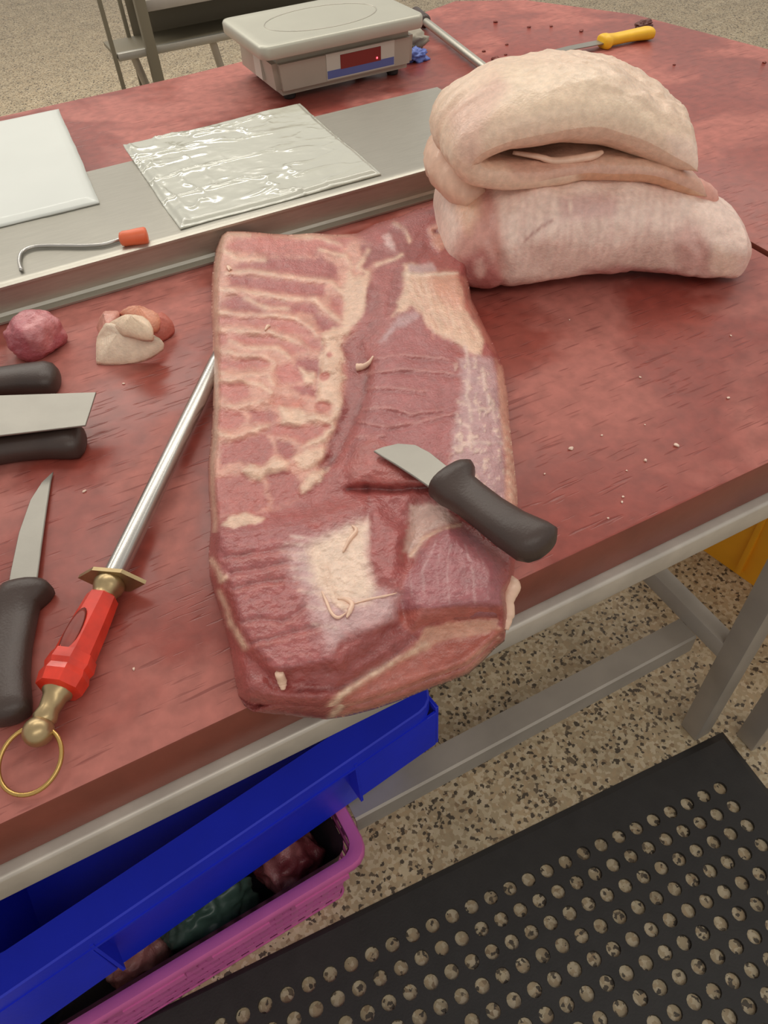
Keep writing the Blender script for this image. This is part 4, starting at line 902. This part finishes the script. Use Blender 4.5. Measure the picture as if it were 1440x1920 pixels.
# black liner and the bits inside it
def pw(x, y, z): c, s = math.cos(pang), math.sin(pang); return (pk_[0]+c*x-s*y, pk_[1]+s*x+c*y, z)
lr = [pring(ro+.012, PHH-.012), pring(ro+.016, PHH-.03), pring(ro+.03, .13), pring(.07, .095), pring(.13, .09)]
ln_ = pydata('bag_liner', [np.array(p)+np.array([0, 0, 0]) for r in lr for p in r], grid_faces(len(lr), m, True)+[tuple(range((len(lr)-1)*m, len(lr)*m))], LINER, None)
ln_.location = (pk_[0], pk_[1], 0); ln_.rotation_euler = (0, 0, pang); tag(ln_, 'black plastic bag lining the pink crate', 'bag')
lump('meat_trimming', pw(-.105, .10, .093), (.05, .045, .05), (126, 54, 62), (176, 104, 108), 'dark red meat trimming at the end of the pink crate', 21, .4)
lump('meat_trimming', pw(-.36, .09, .093), (.045, .035, .05), (190, 120, 120), (206, 150, 146), 'pale pink meat trimming farther along inside the pink crate', 23, .1)
gbg = crumple('printed_bag', pw(-.245, .085, .093), (.08, .045, .07), BAGGREEN, 'crumpled dark green plastic bag inside the pink crate', 'bag', 6, 5, .25)[0]
gbg.rotation_euler.z = pang
ln_g = crumple('printed_bag', pw(-.10, .20, .093), (.04, .04, .07), BAGGREEN, 'small green bag piece behind the meat in the pink crate', 'bag', 16, 4, .3)[0]

oc = empty('plastic_crate', (1.0, .5, 0)); tag(oc, 'amber yellow plastic crate standing on the floor under the right board', 'crate')
oa, ob = at(1325, 1035, .0), at(1440, 1116, .0)
oang = math.atan2(ob[1]-oa[1], ob[0]-oa[0]); oc.location = (oa[0], oa[1], 0); oc.rotation_euler = (0, 0, oang)
# local x runs along the visible lower edge towards the camera
def oring(ins, z): return [(p[0], p[1], z) for p in rrect(.10, .168, .26-ins, .20-ins, .02, z, 4)]
ors = [oring(.03, 0.0005), oring(.012, .27), oring(.0, .27), oring(.0, .30), oring(.016, .30), oring(.034, .006)]
mo = len(ors[0]); pydata('body', [p for r in ors for p in r], grid_faces(6, mo, True)+[tuple(range(mo))[::-1], tuple(range(5*mo, 6*mo))], ORANGE, oc, True, 35)
for xx in (-.06, .08, .22): box('rib', (xx, -.018, .02), (xx+.012, -.004, .268), ORANGE, oc, bev=.001)

# ------------------------------------------------------------------ rubber mat with drainage holes
mt = empty('rubber_mat', (.4, .1, 0)); tag(mt, 'black rubber drainage mat with rows of round holes on the floor', 'mat')
E1 = np.array([.0359, -.0032]); E2 = np.array([-.0032, -.0359]); MO = np.array([.307, .275])
mv, mf = [], []; KS = 14; RH = .0118; MT = .0085
def madd(p): mv.append(p); return len(mv)-1
imin, imax, jmin, jmax = -20, 12, 0, 17
sqc = []
for k in range(KS):
    q = 2*math.pi*(k+.5)/KS; c, s_ = math.cos(q), math.sin(q); f_ = .5/max(abs(c), abs(s_)); sqc.append((c*f_, s_*f_, c, s_))
for i in range(imin, imax+1):
    for j in range(jmin, jmax+1):
        ctr = MO+E1*i+E2*j; o_, n_, b_2 = [], [], []
        for sx, sy_, c, s_ in sqc:
            p = ctr+E1*sx+E2*sy_; o_.append(madd((p[0], p[1], MT)))
            h = ctr+(E1*c+E2*s_)*(RH/.036); n_.append(madd((h[0], h[1], MT))); b_2.append(madd((h[0], h[1], .0004)))
        for k in range(KS):
            l = (k+1) % KS; mf.append((o_[k], o_[l], n_[l], n_[k])); mf.append((n_[k], n_[l], b_2[l], b_2[k]))
        cor = [ctr+E1*a+E2*b for a, b in ((.5,.5),(-.5,.5),(-.5,-.5),(.5,-.5))]
        for qd, cp in enumerate(cor):     # fill the corner wedges left by the radial split
            ids = [k for k in range(KS)]
            best = sorted(ids, key=lambda k: (mv[o_[k]][0]-cp[0])**2+(mv[o_[k]][1]-cp[1])**2)[:2]
            c0 = madd((cp[0], cp[1], MT)); mf.append((o_[best[0]], c0, o_[best[1]]))
me = bpy.data.meshes.new('mat_sheet'); me.from_pydata(mv, [], mf); bm = bmesh.new(); bm.from_mesh(me); bmesh.ops.remove_doubles(bm, verts=bm.verts, dist=.0003)
for f in bm.faces:
    if f.normal.z < -.5: f.normal_flip()
bm.to_mesh(me); bm.free(); under(link('mat_sheet', me, RUBBER, None, False), mt)
def mp(a, b): return MO+E1*a+E2*b
def border(a0, b0, a1, b1, oa, ob):            # sloping edge strip from the hole field outwards
    p, q_ = mp(a0, b0), mp(a1, b1); r_, s_ = mp(a1+oa[0], b1+oa[1]), mp(a0+ob[0], b0+ob[1])
    f_ = .8; p2, q2 = p+(s_-p)*f_, q_+(r_-q_)*f_
    v = [(*p, MT), (*q_, MT), (*q2, MT), (*p2, MT), (*r_, .001), (*s_, .001), (*r_, 0), (*s_, 0)]
    return under(pydata('edge_strip', v, [(0,1,2,3),(3,2,4,5),(5,4,6,7)], RUBBER, None, False), mt)
A0, A1, B0, B1 = imin-.5, imax+.5, jmin-.5, jmax+.5
border(A0, B0, A1, B0, (1.7, -1.95), (-1.7, -1.05)); border(A1, B0, A1, B1, (1.7, 1.7), (1.7, -1.95))

# ------------------------------------------------------------------ rack in the background
rk = empty('storage_rack', (.7, 2.6, 0)); tag(rk, 'dull grey metal rack standing on the floor behind the table', 'rack')
def rkp(o): return under(o, rk)
Y0 = 2.4
for x, w, y in ((.371, .011, Y0), (.462, .028, Y0-.02), (1.05, .028, Y0), (.45, .011, Y0+.155), (1.06, .02, Y0+.155)):
    rkp(box('post', (x, y, 0), (x+w, y+w, 1.25), RACK, bev=.001))
rkp(box('shelf', (.380, Y0+.012, .742), (1.09, Y0+.16, .752), RACK, bev=.001))
rkp(box('shelf_edge', (.384, Y0-.002, .738), (1.06, Y0+.012, .757), STEEL, bev=.001))
rkp(box('shelf', (.49, Y0+.03, .845), (1.09, Y0+.16, .858), RACK, bev=.001))
rkp(box('shelf_edge', (.49, Y0+.01, .836), (1.06, Y0+.03, .862), STEEL_DULL, bev=.001))
rkp(box('back_panel', (.47, Y0+.16, .742), (1.09, Y0+.165, 1.2), RACK, bev=0))
for xa in (.43, .66): rkp(tube('brace', [(xa, Y0+.02, .738), (xa+.03, Y0+.06, .60), (xa+.06, Y0+.1, .46)], .011, STEEL_DULL))
rkp(box('shelf', (.375, Y0+.012, .25), (1.09, Y0+.16, .262), RACK, bev=.001))
